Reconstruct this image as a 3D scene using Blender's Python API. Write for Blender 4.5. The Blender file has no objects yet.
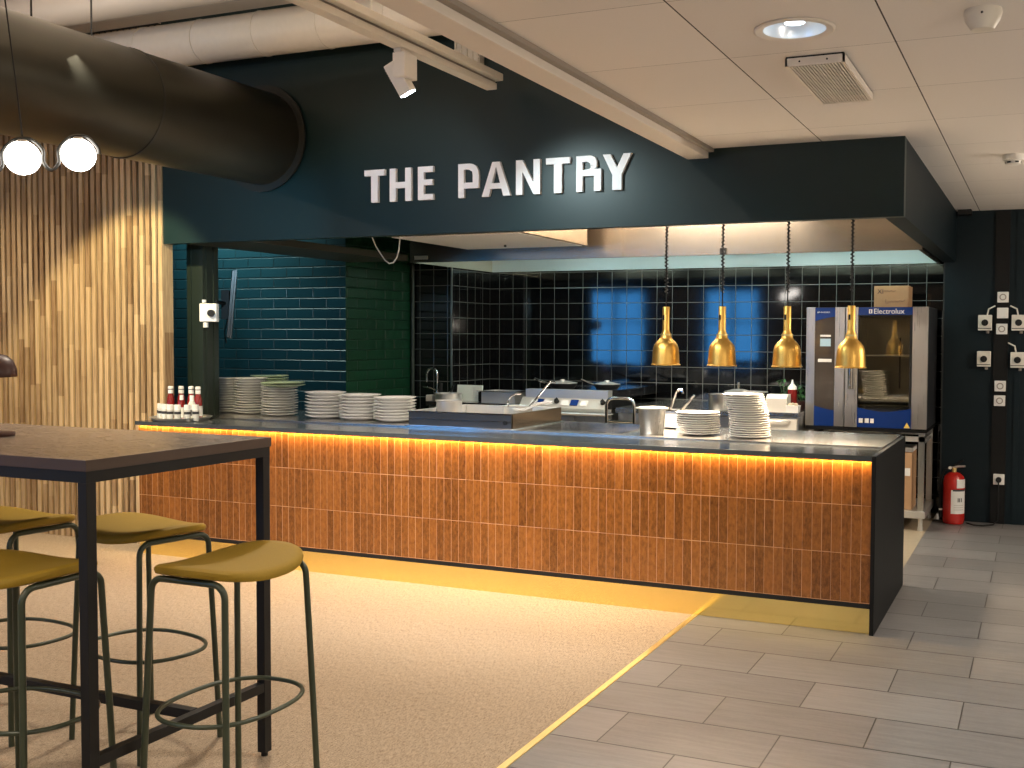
import bpy, bmesh, math, random
from mathutils import Vector, Matrix
random.seed(7)
S = bpy.context.scene
COL = S.collection
PI = math.pi

# ------------------------------------------------------------------ materials
def nodes(name):
    m = bpy.data.materials.new(name); m.use_nodes = True
    nt = m.node_tree; b = nt.nodes['Principled BSDF']
    return m, nt, b
def N(nt, t, **k):
    n = nt.nodes.new(t)
    for a, v in k.items(): setattr(n, a, v)
    return n
def mth(nt, op, a, b=None, c=None):
    n = N(nt, 'ShaderNodeMath', operation=op)
    for i, v in enumerate((a, b, c)):
        if v is None: continue
        if isinstance(v, (int, float)): n.inputs[i].default_value = v
        else: nt.links.new(v, n.inputs[i])
    return n.outputs[0]
def mix(nt, f, a, b):
    n = N(nt, 'ShaderNodeMix', data_type='RGBA')
    for i, v in ((0, f), (6, a), (7, b)):
        if isinstance(v, (int, float)): n.inputs[i].default_value = v
        elif isinstance(v, tuple): n.inputs[i].default_value = (*v, 1) if len(v) == 3 else v
        else: nt.links.new(v, n.inputs[i])
    return n.outputs[2]
def pos(nt):
    g = N(nt, 'ShaderNodeNewGeometry'); s = N(nt, 'ShaderNodeSeparateXYZ')
    nt.links.new(g.outputs['Position'], s.inputs[0]); return g, s.outputs
def opos(nt):
    g = N(nt, 'ShaderNodeTexCoord'); s = N(nt, 'ShaderNodeSeparateXYZ')
    nt.links.new(g.outputs['Object'], s.inputs[0]); return g.outputs['Object'], s.outputs
def comb(nt, x, y, z=0.0):
    n = N(nt, 'ShaderNodeCombineXYZ')
    for i, v in enumerate((x, y, z)):
        if isinstance(v, (int, float)): n.inputs[i].default_value = v
        else: nt.links.new(v, n.inputs[i])
    return n.outputs[0]
def noise(nt, vec, scale, detail=3, rough=.5):
    n = N(nt, 'ShaderNodeTexNoise'); n.inputs['Scale'].default_value = scale
    n.inputs['Detail'].default_value = detail; n.inputs['Roughness'].default_value = rough
    if vec is not None: nt.links.new(vec, n.inputs['Vector'])
    return n.outputs[0]
def scalev(nt, vec, s):
    n = N(nt, 'ShaderNodeVectorMath', operation='MULTIPLY'); nt.links.new(vec, n.inputs[0]); n.inputs[1].default_value = s
    return n.outputs[0]
def wn(nt, vec):
    n = N(nt, 'ShaderNodeTexWhiteNoise', noise_dimensions='3D'); nt.links.new(vec, n.inputs['Vector']); return n.outputs[0]
def bump(nt, b, h, strength=.3, dist=.002):
    n = N(nt, 'ShaderNodeBump'); n.inputs['Strength'].default_value = strength; n.inputs['Distance'].default_value = dist
    nt.links.new(h, n.inputs['Height']); nt.links.new(n.outputs[0], b.inputs['Normal'])
def con(nt, v, k):
    m = N(nt, 'ShaderNodeMath', operation='ADD', use_clamp=True)
    nt.links.new(mth(nt, 'MULTIPLY', mth(nt, 'SUBTRACT', v, .5), k), m.inputs[0]); m.inputs[1].default_value = .5
    return m.outputs[0]
def near_line(nt, c, origin, pitch, half):
    """1 within `half` of a line of a regular set of parallel lines"""
    t = mth(nt, 'DIVIDE', mth(nt, 'SUBTRACT', c, origin), pitch)
    f = mth(nt, 'ABSOLUTE', mth(nt, 'SUBTRACT', mth(nt, 'FRACT', mth(nt, 'ADD', t, .5)), .5))
    return mth(nt, 'LESS_THAN', f, half / pitch), mth(nt, 'FLOOR', t), f

def plain(name, col, rough=.5, metal=0., nz=0., nscale=30, bmp=0., coat=0., spec=None):
    m, nt, b = nodes(name)
    b.inputs['Roughness'].default_value = rough; b.inputs['Metallic'].default_value = metal
    if coat: b.inputs['Coat Weight'].default_value = coat
    if spec is not None: b.inputs['Specular IOR Level'].default_value = spec
    o, _ = opos(nt); n = noise(nt, o, nscale, 4)
    a = tuple(c * (1 - nz) for c in col); d = tuple(min(1, c * (1 + nz)) for c in col)
    nt.links.new(mix(nt, n, a, d), b.inputs['Base Color'])
    if bmp: bump(nt, b, n, bmp, .002)
    return m
def emis(name, col, s, base=None):
    m, nt, b = nodes(name)
    b.inputs['Base Color'].default_value = (*(base or col), 1)
    b.inputs['Emission Color'].default_value = (*col, 1); b.inputs['Emission Strength'].default_value = s
    return m
def glass(name, tint=(1, 1, 1), rough=0.02, alpha=.25):
    m, nt, b = nodes(name)
    t = N(nt, 'ShaderNodeBsdfTransparent'); t.inputs[0].default_value = (*tint, 1)
    g = N(nt, 'ShaderNodeBsdfGlossy'); g.inputs['Roughness'].default_value = rough
    x = N(nt, 'ShaderNodeMixShader'); x.inputs[0].default_value = alpha
    nt.links.new(t.outputs[0], x.inputs[1]); nt.links.new(g.outputs[0], x.inputs[2])
    nt.links.new(x.outputs[0], nt.nodes['Material Output'].inputs[0]); return m

def m_steel(name, col=(.62, .61, .6), rough=.28, axis=2, bs=.03, met=1):
    m, nt, b = nodes(name)
    b.inputs['Metallic'].default_value = met
    o, _ = opos(nt); sc = [220, 220, 220]; sc[axis] = 3
    n = noise(nt, scalev(nt, o, tuple(sc)), 1, 2)
    n2 = noise(nt, o, 3, 2)
    nt.links.new(mix(nt, n2, tuple(c * .85 for c in col), col), b.inputs['Base Color'])
    nt.links.new(mth(nt, 'ADD', mth(nt, 'MULTIPLY', n, .14), rough - .07), b.inputs['Roughness'])
    bump(nt, b, n, bs, .001); return m

M = {}
# grey stone floor tiles in running bond
def m_floor():
    m, nt, b = nodes('grey_floor_tile'); g, (x, y, z) = pos(nt)
    L2, d, x0, y0 = .3025, .3344, .1794, -.1639
    r = mth(nt, 'DIVIDE', mth(nt, 'SUBTRACT', y0, y), d)
    row = mth(nt, 'FLOOR', r)
    fr = mth(nt, 'FRACT', r)
    par = mth(nt, 'ABSOLUTE', mth(nt, 'MODULO', mth(nt, 'ADD', row, 1000), 2))      # 0 even, 1 odd
    off = mth(nt, 'MULTIPLY', mth(nt, 'SUBTRACT', 1, par), L2)
    t = mth(nt, 'DIVIDE', mth(nt, 'SUBTRACT', mth(nt, 'SUBTRACT', x, x0), off), 2 * L2)
    ft = mth(nt, 'FRACT', t); ct = mth(nt, 'FLOOR', t)
    e1 = mth(nt, 'MULTIPLY', mth(nt, 'MINIMUM', fr, mth(nt, 'SUBTRACT', 1, fr)), d)
    e2 = mth(nt, 'MULTIPLY', mth(nt, 'MINIMUM', ft, mth(nt, 'SUBTRACT', 1, ft)), 2 * L2)
    gr = mth(nt, 'MAXIMUM', mth(nt, 'LESS_THAN', e1, .0042), mth(nt, 'LESS_THAN', e2, .0027))
    rnd = wn(nt, comb(nt, ct, row))
    n = noise(nt, scalev(nt, g.outputs['Position'], (1.2, 12, 1)), 3.2, 7, .68)
    n2 = noise(nt, g.outputs['Position'], 60, 3)
    v = mth(nt, 'ADD', mth(nt, 'MULTIPLY', con(nt, n, 2.2), .62), mth(nt, 'MULTIPLY', rnd, .38))
    c = mix(nt, v, (.080, .077, .075), (.222, .211, .203))
    c = mix(nt, mth(nt, 'MULTIPLY', n2, .2), c, (.3, .27, .25))
    nt.links.new(mix(nt, gr, c, (.022, .016, .013)), b.inputs['Base Color'])
    nt.links.new(mth(nt, 'ADD', mth(nt, 'MULTIPLY', n, .12), .33), b.inputs['Roughness'])
    bump(nt, b, mth(nt, 'SUBTRACT', mth(nt, 'MULTIPLY', n2, .1), gr), .25, .0015); return m
M['floor'] = m_floor()
def m_carpet():
    m, nt, b = nodes('beige_flatweave_carpet'); g, (x, y, z) = pos(nt)
    n = noise(nt, scalev(nt, g.outputs['Position'], (1, 1.6, 1)), 300, 2, .8)
    n2 = noise(nt, scalev(nt, g.outputs['Position'], (70, 12, 1)), 3, 3)
    n3 = noise(nt, g.outputs['Position'], 1.3, 3)
    v = con(nt, mth(nt, 'ADD', mth(nt, 'MULTIPLY', n, .7), mth(nt, 'MULTIPLY', n2, .3)), 1.7)
    r = N(nt, 'ShaderNodeValToRGB'); nt.links.new(v, r.inputs[0])
    r.color_ramp.elements[0].position = .33; r.color_ramp.elements[0].color = (.165, .118, .074, 1)
    r.color_ramp.elements[1].position = .66; r.color_ramp.elements[1].color = (.50, .395, .285, 1)
    c = mix(nt, mth(nt, 'MULTIPLY', n3, .2), r.outputs[0], (.33, .255, .18))
    nt.links.new(c, b.inputs['Base Color']); b.inputs['Roughness'].default_value = .95
    b.inputs['Specular IOR Level'].default_value = .1
    bump(nt, b, v, .3, .002); return m
M['carpet'] = m_carpet()
def m_ceiling():
    m, nt, b = nodes('ceiling_panels'); g, (x, y, z) = pos(nt)
    lx, ix, _ = near_line(nt, x, .2555, .5971, .0028); ly, iy, _ = near_line(nt, y, -.105, .714, .0014)
    gr = mth(nt, 'MAXIMUM', lx, mth(nt, 'MULTIPLY', ly, .75)); n = noise(nt, g.outputs['Position'], 120, 3)
    rnd = wn(nt, comb(nt, ix, iy))
    c = mix(nt, mth(nt, 'ADD', mth(nt, 'MULTIPLY', n, .4), mth(nt, 'MULTIPLY', rnd, .6)), (.74, .70, .66), (.82, .78, .74))
    nt.links.new(mix(nt, gr, c, (.06, .05, .045)), b.inputs['Base Color']); b.inputs['Roughness'].default_value = .85
    bump(nt, b, mth(nt, 'SUBTRACT', mth(nt, 'MULTIPLY', n, .15), gr), .3, .002); return m
M['ceiling'] = m_ceiling()
def m_counter_tile():
    m, nt, b = nodes('glazed_rust_tile'); g, (x, y, z) = pos(nt)
    W, Hh = .0492, .2455
    tx = mth(nt, 'DIVIDE', mth(nt, 'ADD', x, .021), W); tz = mth(nt, 'DIVIDE', mth(nt, 'SUBTRACT', z, .1560), Hh)
    ix, iz, fx, fz = (mth(nt, 'FLOOR', tx), mth(nt, 'FLOOR', tz), mth(nt, 'FRACT', tx), mth(nt, 'FRACT', tz))
    rnd = wn(nt, comb(nt, ix, iz)); rnd2 = wn(nt, comb(nt, iz, ix, 5.0)); rnd3 = wn(nt, comb(nt, ix, iz, 9.0))
    ex = mth(nt, 'MULTIPLY', mth(nt, 'MINIMUM', fx, mth(nt, 'SUBTRACT', 1, fx)), W)
    ez = mth(nt, 'MULTIPLY', mth(nt, 'MINIMUM', fz, mth(nt, 'SUBTRACT', 1, fz)), Hh)
    gr = mth(nt, 'LESS_THAN', mth(nt, 'MINIMUM', ex, mth(nt, 'MULTIPLY', ez, .75)), mth(nt, 'ADD', .0004, mth(nt, 'MULTIPLY', rnd3, .0010)))
    n = noise(nt, scalev(nt, g.outputs['Position'], (1, 1, .45)), 60, 6, .75); n1 = noise(nt, g.outputs['Position'], 7, 3)
    v = mth(nt, 'ADD', mth(nt, 'MULTIPLY', con(nt, n, 1.35), .74), mth(nt, 'MULTIPLY', rnd, .26))
    r = N(nt, 'ShaderNodeValToRGB'); nt.links.new(v, r.inputs[0])
    r.color_ramp.elements[0].position = .25; r.color_ramp.elements[0].color = (.100, .033, .007, 1)
    r.color_ramp.elements[1].position = .75; r.color_ramp.elements[1].color = (.285, .102, .020, 1)
    nt.links.new(mix(nt, gr, r.outputs[0], (.50, .27, .13)), b.inputs['Base Color'])
    b.inputs['Roughness'].default_value = .22; b.inputs['Coat Weight'].default_value = .3; b.inputs['Coat Roughness'].default_value = .1
    tilt = mth(nt, 'ADD', mth(nt, 'MULTIPLY', mth(nt, 'SUBTRACT', fx, .5), mth(nt, 'MULTIPLY', mth(nt, 'SUBTRACT', rnd, .5), .45)),
               mth(nt, 'MULTIPLY', mth(nt, 'SUBTRACT', fz, .5), mth(nt, 'MULTIPLY', mth(nt, 'SUBTRACT', rnd2, .5), 1.2)))
    edge = mth(nt, 'MINIMUM', mth(nt, 'MINIMUM', ex, ez), .003)
    h = mth(nt, 'ADD', mth(nt, 'ADD', tilt, mth(nt, 'MULTIPLY', n1, 2.2)), mth(nt, 'ADD', mth(nt, 'MULTIPLY', edge, 160), mth(nt, 'MULTIPLY', n, .3)))
    bump(nt, b, h, .5, .0022); return m
M['rust'] = m_counter_tile()
def m_black_tile(axis):
    m, nt, b = nodes('black_square_tile_%s' % axis); g, (x, y, z) = pos(nt)
    u = x if axis == 'x' else y; uo = -2.134 if axis == 'x' else 4.05
    lu, iu, fu = near_line(nt, u, uo, .151, .0026); lz, iz, fz = near_line(nt, z, 1.957, .150, .0026)
    gr = mth(nt, 'MAXIMUM', lu, lz); n = noise(nt, g.outputs['Position'], 5, 3)
    c = mix(nt, gr, (.004, .004, .0045), (.13, .13, .115)); b.inputs['Specular IOR Level'].default_value = .85
    nt.links.new(c, b.inputs['Base Color'])
    nt.links.new(mth(nt, 'ADD', mth(nt, 'MULTIPLY', gr, .5), .06), b.inputs['Roughness'])
    fx = mth(nt, 'FRACT', mth(nt, 'DIVIDE', mth(nt, 'SUBTRACT', u, uo), .151)); r1 = wn(nt, comb(nt, mth(nt, 'FLOOR', mth(nt, 'DIVIDE', mth(nt, 'SUBTRACT', u, uo), .151)), mth(nt, 'FLOOR', mth(nt, 'DIVIDE', mth(nt, 'SUBTRACT', z, 1.957), .15))))
    h = mth(nt, 'ADD', mth(nt, 'MULTIPLY', mth(nt, 'MULTIPLY', mth(nt, 'SUBTRACT', fx, .5), mth(nt, 'SUBTRACT', r1, .5)), 1.2), mth(nt, 'MULTIPLY', n, 1.2))
    bump(nt, b, mth(nt, 'SUBTRACT', mth(nt, 'MULTIPLY', h, .35), mth(nt, 'MULTIPLY', gr, 1.0)), .22, .0022); return m
M['btx'] = m_black_tile('x'); M['bty'] = m_black_tile('y')
def m_brick(axis, col, name):
    m, nt, b = nodes(name); g, (x, y, z) = pos(nt)
    u = x if axis == 'x' else y
    H_, W_ = .0905, .285
    tz = mth(nt, 'DIVIDE', z, H_); iz = mth(nt, 'FLOOR', tz); fz = mth(nt, 'FRACT', tz)
    par = mth(nt, 'MULTIPLY', mth(nt, 'MODULO', iz, 2), .5)
    tu = mth(nt, 'ADD', mth(nt, 'DIVIDE', u, W_), par); iu = mth(nt, 'FLOOR', tu); fu = mth(nt, 'FRACT', tu)
    e = mth(nt, 'MINIMUM', mth(nt, 'MULTIPLY', mth(nt, 'MINIMUM', fz, mth(nt, 'SUBTRACT', 1, fz)), H_),
            mth(nt, 'MULTIPLY', mth(nt, 'MINIMUM', fu, mth(nt, 'SUBTRACT', 1, fu)), W_))
    h = mth(nt, 'MINIMUM', mth(nt, 'DIVIDE', e, .007), 1.0); n = noise(nt, g.outputs['Position'], 45, 4)
    rnd = wn(nt, comb(nt, iu, iz))
    v = mth(nt, 'ADD', mth(nt, 'MULTIPLY', n, .5), mth(nt, 'MULTIPLY', rnd, .5))
    c = mix(nt, v, tuple(k * .75 for k in col), tuple(k * 1.2 for k in col))
    nt.links.new(mix(nt, h, tuple(k * .5 for k in col), c), b.inputs['Base Color']); b.inputs['Roughness'].default_value = .33
    bump(nt, b, mth(nt, 'ADD', h, mth(nt, 'MULTIPLY', n, .25)), .9, .006); return m
M['brick_teal'] = m_brick('x', (.010, .046, .064), 'teal_painted_brick')
M['brick_green'] = m_brick('y', (.005, .040, .017), 'green_painted_brick')
def m_slat():
    m, nt, b = nodes('oak_slat'); g, (x, y, z) = pos(nt)
    rr = g.outputs['Random Per Island']
    seg = mth(nt, 'FLOOR', mth(nt, 'ADD', mth(nt, 'DIVIDE', z, .62), mth(nt, 'MULTIPLY', rr, 7)))
    r2 = wn(nt, comb(nt, rr, seg))
    n = noise(nt, scalev(nt, g.outputs['Position'], (60, 60, 3)), 1.6, 5, .6)
    v = mth(nt, 'ADD', mth(nt, 'MULTIPLY', con(nt, n, 1.8), .55), mth(nt, 'MULTIPLY', r2, .45))
    r = N(nt, 'ShaderNodeValToRGB'); nt.links.new(v, r.inputs[0])
    r.color_ramp.elements[0].position = .2; r.color_ramp.elements[0].color = (.24, .14, .065, 1)
    r.color_ramp.elements[1].position = .8; r.color_ramp.elements[1].color = (.66, .48, .27, 1)
    nt.links.new(r.outputs[0], b.inputs['Base Color']); b.inputs['Roughness'].default_value = .55
    bump(nt, b, n, .15, .001); return m
M['slat'] = m_slat()
def m_tabletop():
    m, nt, b = nodes('brown_oak_table_veneer'); o, (x, y, z) = opos(nt)
    n = noise(nt, scalev(nt, o, (14, 45, 30)), 2.2, 6, .7); n2 = noise(nt, scalev(nt, o, (30, 130, 60)), 2, 3)
    v = con(nt, mth(nt, 'ADD', mth(nt, 'MULTIPLY', n, .6), mth(nt, 'MULTIPLY', n2, .4)), 2.0)
    r = N(nt, 'ShaderNodeValToRGB'); nt.links.new(v, r.inputs[0])
    r.color_ramp.elements[0].position = .3; r.color_ramp.elements[0].color = (.10, .074, .056, 1)
    r.color_ramp.elements[1].position = .7; r.color_ramp.elements[1].color = (.34, .27, .21, 1)
    nt.links.new(r.outputs[0], b.inputs['Base Color']); b.inputs['Roughness'].default_value = .27
    bump(nt, b, v, .3, .0008); return m
M['table'] = m_tabletop()
M['teal'] = plain('dark_teal_paint', (.0055, .0190, .0195), .42, nz=.08, nscale=3, bmp=.05, spec=.4)
M['navy'] = plain('dark_petrol_paint', (.0035, .010, .014), .55, nz=.1, nscale=3, spec=.2)
M['dark'] = plain('dark_kitchen_paint', (.010, .012, .012), .6)
M['olive'] = plain('dark_olive_paint', (.024, .026, .016), .5, nz=.1)
M['pillar'] = plain('dark_green_post_paint', (.012, .020, .014), .45, nz=.1)
M['white'] = plain('white_plastic', (.78, .76, .72), .4, nz=.03)
M['offwhite'] = plain('offwhite_enamel', (.72, .68, .60), .45, nz=.04)
M['beam'] = plain('white_painted_beam', (.76, .70, .63), .6, nz=.03)
M['highceil'] = plain('upper_ceiling_plaster', (.66, .58, .50), .9, nz=.04)
M['spiral'] = plain('white_duct_paint', (.68, .62, .54), .5, nz=.05)
M['letter'] = plain('white_sign_letter', (.86, .86, .90), .5, nz=.01)
M['duct'] = plain('dark_bronze_duct', (.036, .034, .024), .38, metal=.55, nz=.12, nscale=2)
M['ductring'] = plain('dark_duct_joint', (.03, .03, .026), .4, metal=.4)
M['black'] = plain('black_powder_coat', (.010, .010, .010), .5, nz=.1, spec=.3)
M['blackpanel'] = plain('black_laminate', (.006, .006, .006), .55, nz=.15, nscale=8, spec=.2)
M['stone'] = plain('dark_stone_worktop', (.055, .062, .065), .16, nz=.25, nscale=18)
M['steel'] = m_steel('brushed_steel', (.76, .75, .72), .34, 0, .03, .8)
M['steelv'] = m_steel('brushed_steel_upright', (.66, .65, .63), .30, 2)
M['steeltop'] = m_steel('satin_steel_top', (.60, .585, .56), .24, 0, .05)
M['hood'] = plain('hood_steel', (.74, .63, .50), .26, metal=1, nz=.05, nscale=2)  # golden tint stands in for the warm-lit room reflected in the steel
M['hoodin'] = plain('hood_inner_steel', (.62, .70, .70), .45, metal=.2)
M['chrome'] = plain('polished_chrome', (.8, .8, .8), .08, metal=1)
M['brass'] = plain('brushed_brass_trim', (.85, .66, .28), .42, metal=.85, nz=.05, nscale=40)
M['kick'] = plain('mirror_brass_kickboard', (.93, .76, .30), .13, metal=1, nz=.04, nscale=12, bmp=.03)
M['lampbrass'] = plain('satin_brass_lamp', (.88, .54, .14), .40, metal=1, nz=.06, nscale=20)
M['plate'] = plain('white_porcelain', (.80, .78, .74), .18, coat=.3)
M['platerim'] = plain('grey_stoneware', (.52, .51, .49), .22, nz=.08, coat=.3)
M['plategreen'] = plain('pale_green_stoneware', (.34, .42, .28), .3, nz=.08)
M['seat'] = plain('mustard_olive_fabric', (.29, .178, .006), .75, nz=.10, nscale=140, bmp=.15)
M['stoolmetal'] = plain('dark_olive_green_metal', (.040, .052, .030), .38, nz=.06)
M['glow'] = emis('opal_globe_glow', (1, .93, .86), 11)
M['spotface'] = emis('spotlight_lens_glow', (.86, .95, 1), 30)
M['led'] = emis('led_strip_glow', (1, .62, .22), 170)
M['down'] = plain('chrome_reflector', (.88, .92, .96), .32, metal=.8)
M['downglow'] = emis('downlight_bulb_glow', (.80, .92, 1), 5)
M['maroon'] = plain('matte_maroon_lamp_metal', (.055, .020, .016), .4)
M['red'] = plain('red_extinguisher_paint', (.45, .015, .010), .25, coat=.4)
M['label'] = plain('white_paper_label', (.70, .70, .68), .6)
M['ink'] = plain('dark_print', (.03, .03, .035), .6)
M['blue'] = plain('oven_blue_panel', (.006, .030, .16), .25, coat=.3)
M['ovenbody'] = plain('oven_dark_side', (.02, .022, .026), .35)
M['panel'] = plain('oven_dark_glass_panel', (.055, .045, .038), .15, coat=.5)
M['display'] = emis('oven_display_glow', (.45, .75, .85), .25, (.2, .25, .26))
M['ovenin'] = plain('oven_cavity_steel', (.38, .35, .29), .3, metal=.7, nz=.2, nscale=5)
M['glass'] = glass('oven_door_glass', (.80, .78, .70), .01, .10)
M['card'] = plain('brown_cardboard', (.40, .235, .12), .8, nz=.06)
M['ketchup'] = plain('red_ketchup_bottle', (.20, .010, .008), .2, coat=.4)
M['cap'] = plain('white_bottle_cap', (.82, .82, .80), .35)
M['jar'] = plain('clear_jar_with_white_contents', (.62, .62, .58), .2, coat=.4, nz=.1, nscale=60)
M['green'] = plain('herb_leaf_green', (.035, .13, .03), .5, nz=.3, nscale=40)
M['yellow'] = plain('warning_yellow', (.75, .55, .10), .5)
M['cook'] = plain('black_cast_iron', (.02, .02, .02), .35)
M['kfloor'] = plain('beige_kitchen_floor', (.36, .29, .20), .5, nz=.1, nscale=20)
M['plasterdim'] = plain('warm_grey_plaster', (.32, .28, .24), .8, nz=.05)
M['winglow'] = emis('dusk_window_glow', (.07, .40, 1.0), 4.2)
M['bread'] = plain('pale_dough', (.6, .5, .35), .6)
M['screen'] = plain('tv_back_plastic', (.02, .02, .022), .3)
M['tvedge'] = plain('grey_tv_edge', (.035, .034, .033), .3)

# ------------------------------------------------------------------ geometry helpers
class MB:
    def __init__(s): s.bm = bmesh.new()
    def box(s, x0, x1, y0, y1, z0, z1, bev=0, mat=None):
        r = bmesh.ops.create_cube(s.bm, size=1); vs = r['verts']
        for v in vs:
            v.co = Vector(((x0 + x1) / 2 + v.co.x * (x1 - x0), (y0 + y1) / 2 + v.co.y * (y1 - y0), (z0 + z1) / 2 + v.co.z * (z1 - z0)))
        if bev:
            ed = list({e for v in vs for e in v.link_edges})
            rr = bmesh.ops.bevel(s.bm, geom=ed, offset=bev, segments=2, affect='EDGES', profile=.5)
            vs = rr['verts'] + [v for v in vs if v.is_valid]
        if mat: bmesh.ops.transform(s.bm, matrix=mat, verts=list({v for v in vs if v.is_valid}))
        return s
    def cyl(s, p0, p1, r0, r1=None, seg=24, caps=True):
        r1 = r0 if r1 is None else r1; p0, p1 = Vector(p0), Vector(p1); d = p1 - p0; q = d.to_track_quat('Z', 'Y')
        A, B = [], []
        for i in range(seg):
            a = 2 * PI * i / seg; o = Vector((math.cos(a), math.sin(a), 0))
            A.append(s.bm.verts.new(p0 + q @ (o * r0))); B.append(s.bm.verts.new(p1 + q @ (o * r1)))
        for i in range(seg): s.bm.faces.new((A[i], A[(i + 1) % seg], B[(i + 1) % seg], B[i]))
        if caps: s.bm.faces.new(A[::-1]); s.bm.faces.new(B)
        return s
    def lathe(s, prof, seg=32, c=(0, 0, 0), closed=False):
        rings = []
        for r, z in prof:
            rings.append([s.bm.verts.new((c[0] + max(r, 1e-5) * math.cos(2 * PI * i / seg), c[1] + max(r, 1e-5) * math.sin(2 * PI * i / seg), c[2] + z)) for i in range(seg)])
        n = len(rings)
        for k in range(n if closed else n - 1):
            a, b = rings[k], rings[(k + 1) % n]
            for i in range(seg): s.bm.faces.new((a[i], a[(i + 1) % seg], b[(i + 1) % seg], b[i]))
        if not closed:
            s.bm.faces.new(rings[0][::-1]); s.bm.faces.new(rings[-1])
        return s
    def tube(s, pts, r, seg=10, closed=False):
        pts = [Vector(p) for p in pts]; n = len(pts); rings = []; up = None
        for i, p in enumerate(pts):
            if closed: t = pts[(i + 1) % n] - pts[i - 1]
            else: t = pts[min(i + 1, n - 1)] - pts[max(i - 1, 0)]
            t.normalize()
            if up is None: up = t.orthogonal().normalized()
            up = (up - t * up.dot(t))
            up = up.normalized() if up.length > 1e-6 else t.orthogonal().normalized()
            w = t.cross(up)
            rings.append([s.bm.verts.new(p + (up * math.cos(2 * PI * k / seg) + w * math.sin(2 * PI * k / seg)) * r) for k in range(seg)])
        for i in range(n if closed else n - 1):
            a, b = rings[i], rings[(i + 1) % n]
            for k in range(seg): s.bm.faces.new((a[k], a[(k + 1) % seg], b[(k + 1) % seg], b[k]))
        if not closed: s.bm.faces.new(rings[0][::-1]); s.bm.faces.new(rings[-1])
        return s
    def prism(s, poly, axis, a, b):
        """poly: 2-D outline; extruded from a to b along axis ('x': poly is (y,z); 'y': (x,z); 'z': (x,y))"""
        def P(u, v, w): return {'x': (w, u, v), 'y': (u, w, v), 'z': (u, v, w)}[axis]
        A = [s.bm.verts.new(P(u, v, a)) for u, v in poly]; B = [s.bm.verts.new(P(u, v, b)) for u, v in poly]
        n = len(poly)
        for i in range(n): s.bm.faces.new((A[i], A[(i + 1) % n], B[(i + 1) % n], B[i]))
        s.bm.faces.new(A[::-1]); s.bm.faces.new(B); return s
    def sphere(s, c, r, seg=24, sz=1.):
        res = bmesh.ops.create_uvsphere(s.bm, u_segments=seg, v_segments=seg // 2, radius=r)
        for v in res['verts']: v.co = Vector((v.co.x + c[0], v.co.y + c[1], v.co.z * sz + c[2]))
        return s
    def build(s, name, mat, parent=None, loc=None, rot=None, smooth=False):
        bmesh.ops.recalc_face_normals(s.bm, faces=s.bm.faces)
        me = bpy.data.meshes.new(name); s.bm.to_mesh(me); s.bm.free()
        me.materials.append(mat if not isinstance(mat, str) else M[mat])
        if smooth:
            for p in me.polygons: p.use_smooth = True
            try: me.set_sharp_from_angle(angle=math.radians(38))
            except Exception: pass
        o = bpy.data.objects.new(name, me); COL.objects.link(o)
        if parent: o.parent = parent
        if loc: o.location = loc
        if rot: o.rotation_euler = rot
        return o
def tag(o, label, cat, group=None):
    o['label'] = label; o['category'] = cat
    if group: o['group'] = group
    return o
def thing(name, label, cat, loc=(0, 0, 0), rz=0, group=None):
    o = bpy.data.objects.new(name, None); COL.objects.link(o); o.empty_display_size = .1
    o.location = loc; o.rotation_euler = (0, 0, rz); return tag(o, label, cat, group)
def struct(o, label=None):
    o['kind'] = 'structure'
    if label: o['label'] = label
    return o
def dup(root, loc, rz=0, label=None, group=None, rot=None):
    r = root.copy(); COL.objects.link(r); r.location = loc; r.rotation_euler = rot or (0, 0, rz)
    if label: r['label'] = label
    if group: r['group'] = group
    for ch in list(root.children):
        c = ch.copy(); COL.objects.link(c); c.parent = r
        for g in ch.children:
            d = g.copy(); COL.objects.link(d); d.parent = c
    return r
def arc(c, r, a0, a1, n, f):
    return [f(c[0] + r * math.cos(a0 + (a1 - a0) * i / n), c[1] + r * math.sin(a0 + (a1 - a0) * i / n)) for i in range(n + 1)]
def text_mesh(name, body, size, depth, mat, parent, loc, rot, bold=False):
    cu = bpy.data.curves.new(name + '_curve', 'FONT'); cu.body = body; cu.size = size; cu.extrude = depth; cu.align_x = 'LEFT'
    t = bpy.data.objects.new(name + '_tmp', cu); COL.objects.link(t)
    bpy.context.view_layer.update(); dg = bpy.context.evaluated_depsgraph_get()
    me = bpy.data.meshes.new_from_object(t.evaluated_get(dg)); bpy.data.objects.remove(t); bpy.data.curves.remove(cu)
    me.materials.clear(); me.materials.append(M[mat])
    o = bpy.data.objects.new(name, me); COL.objects.link(o); o.parent = parent; o.location = loc; o.rotation_euler = rot; return o

HC, HY, HZ = 2.5135, .2586, 2.108
FX = -.918          # edge between carpet and stone tiles
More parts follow.
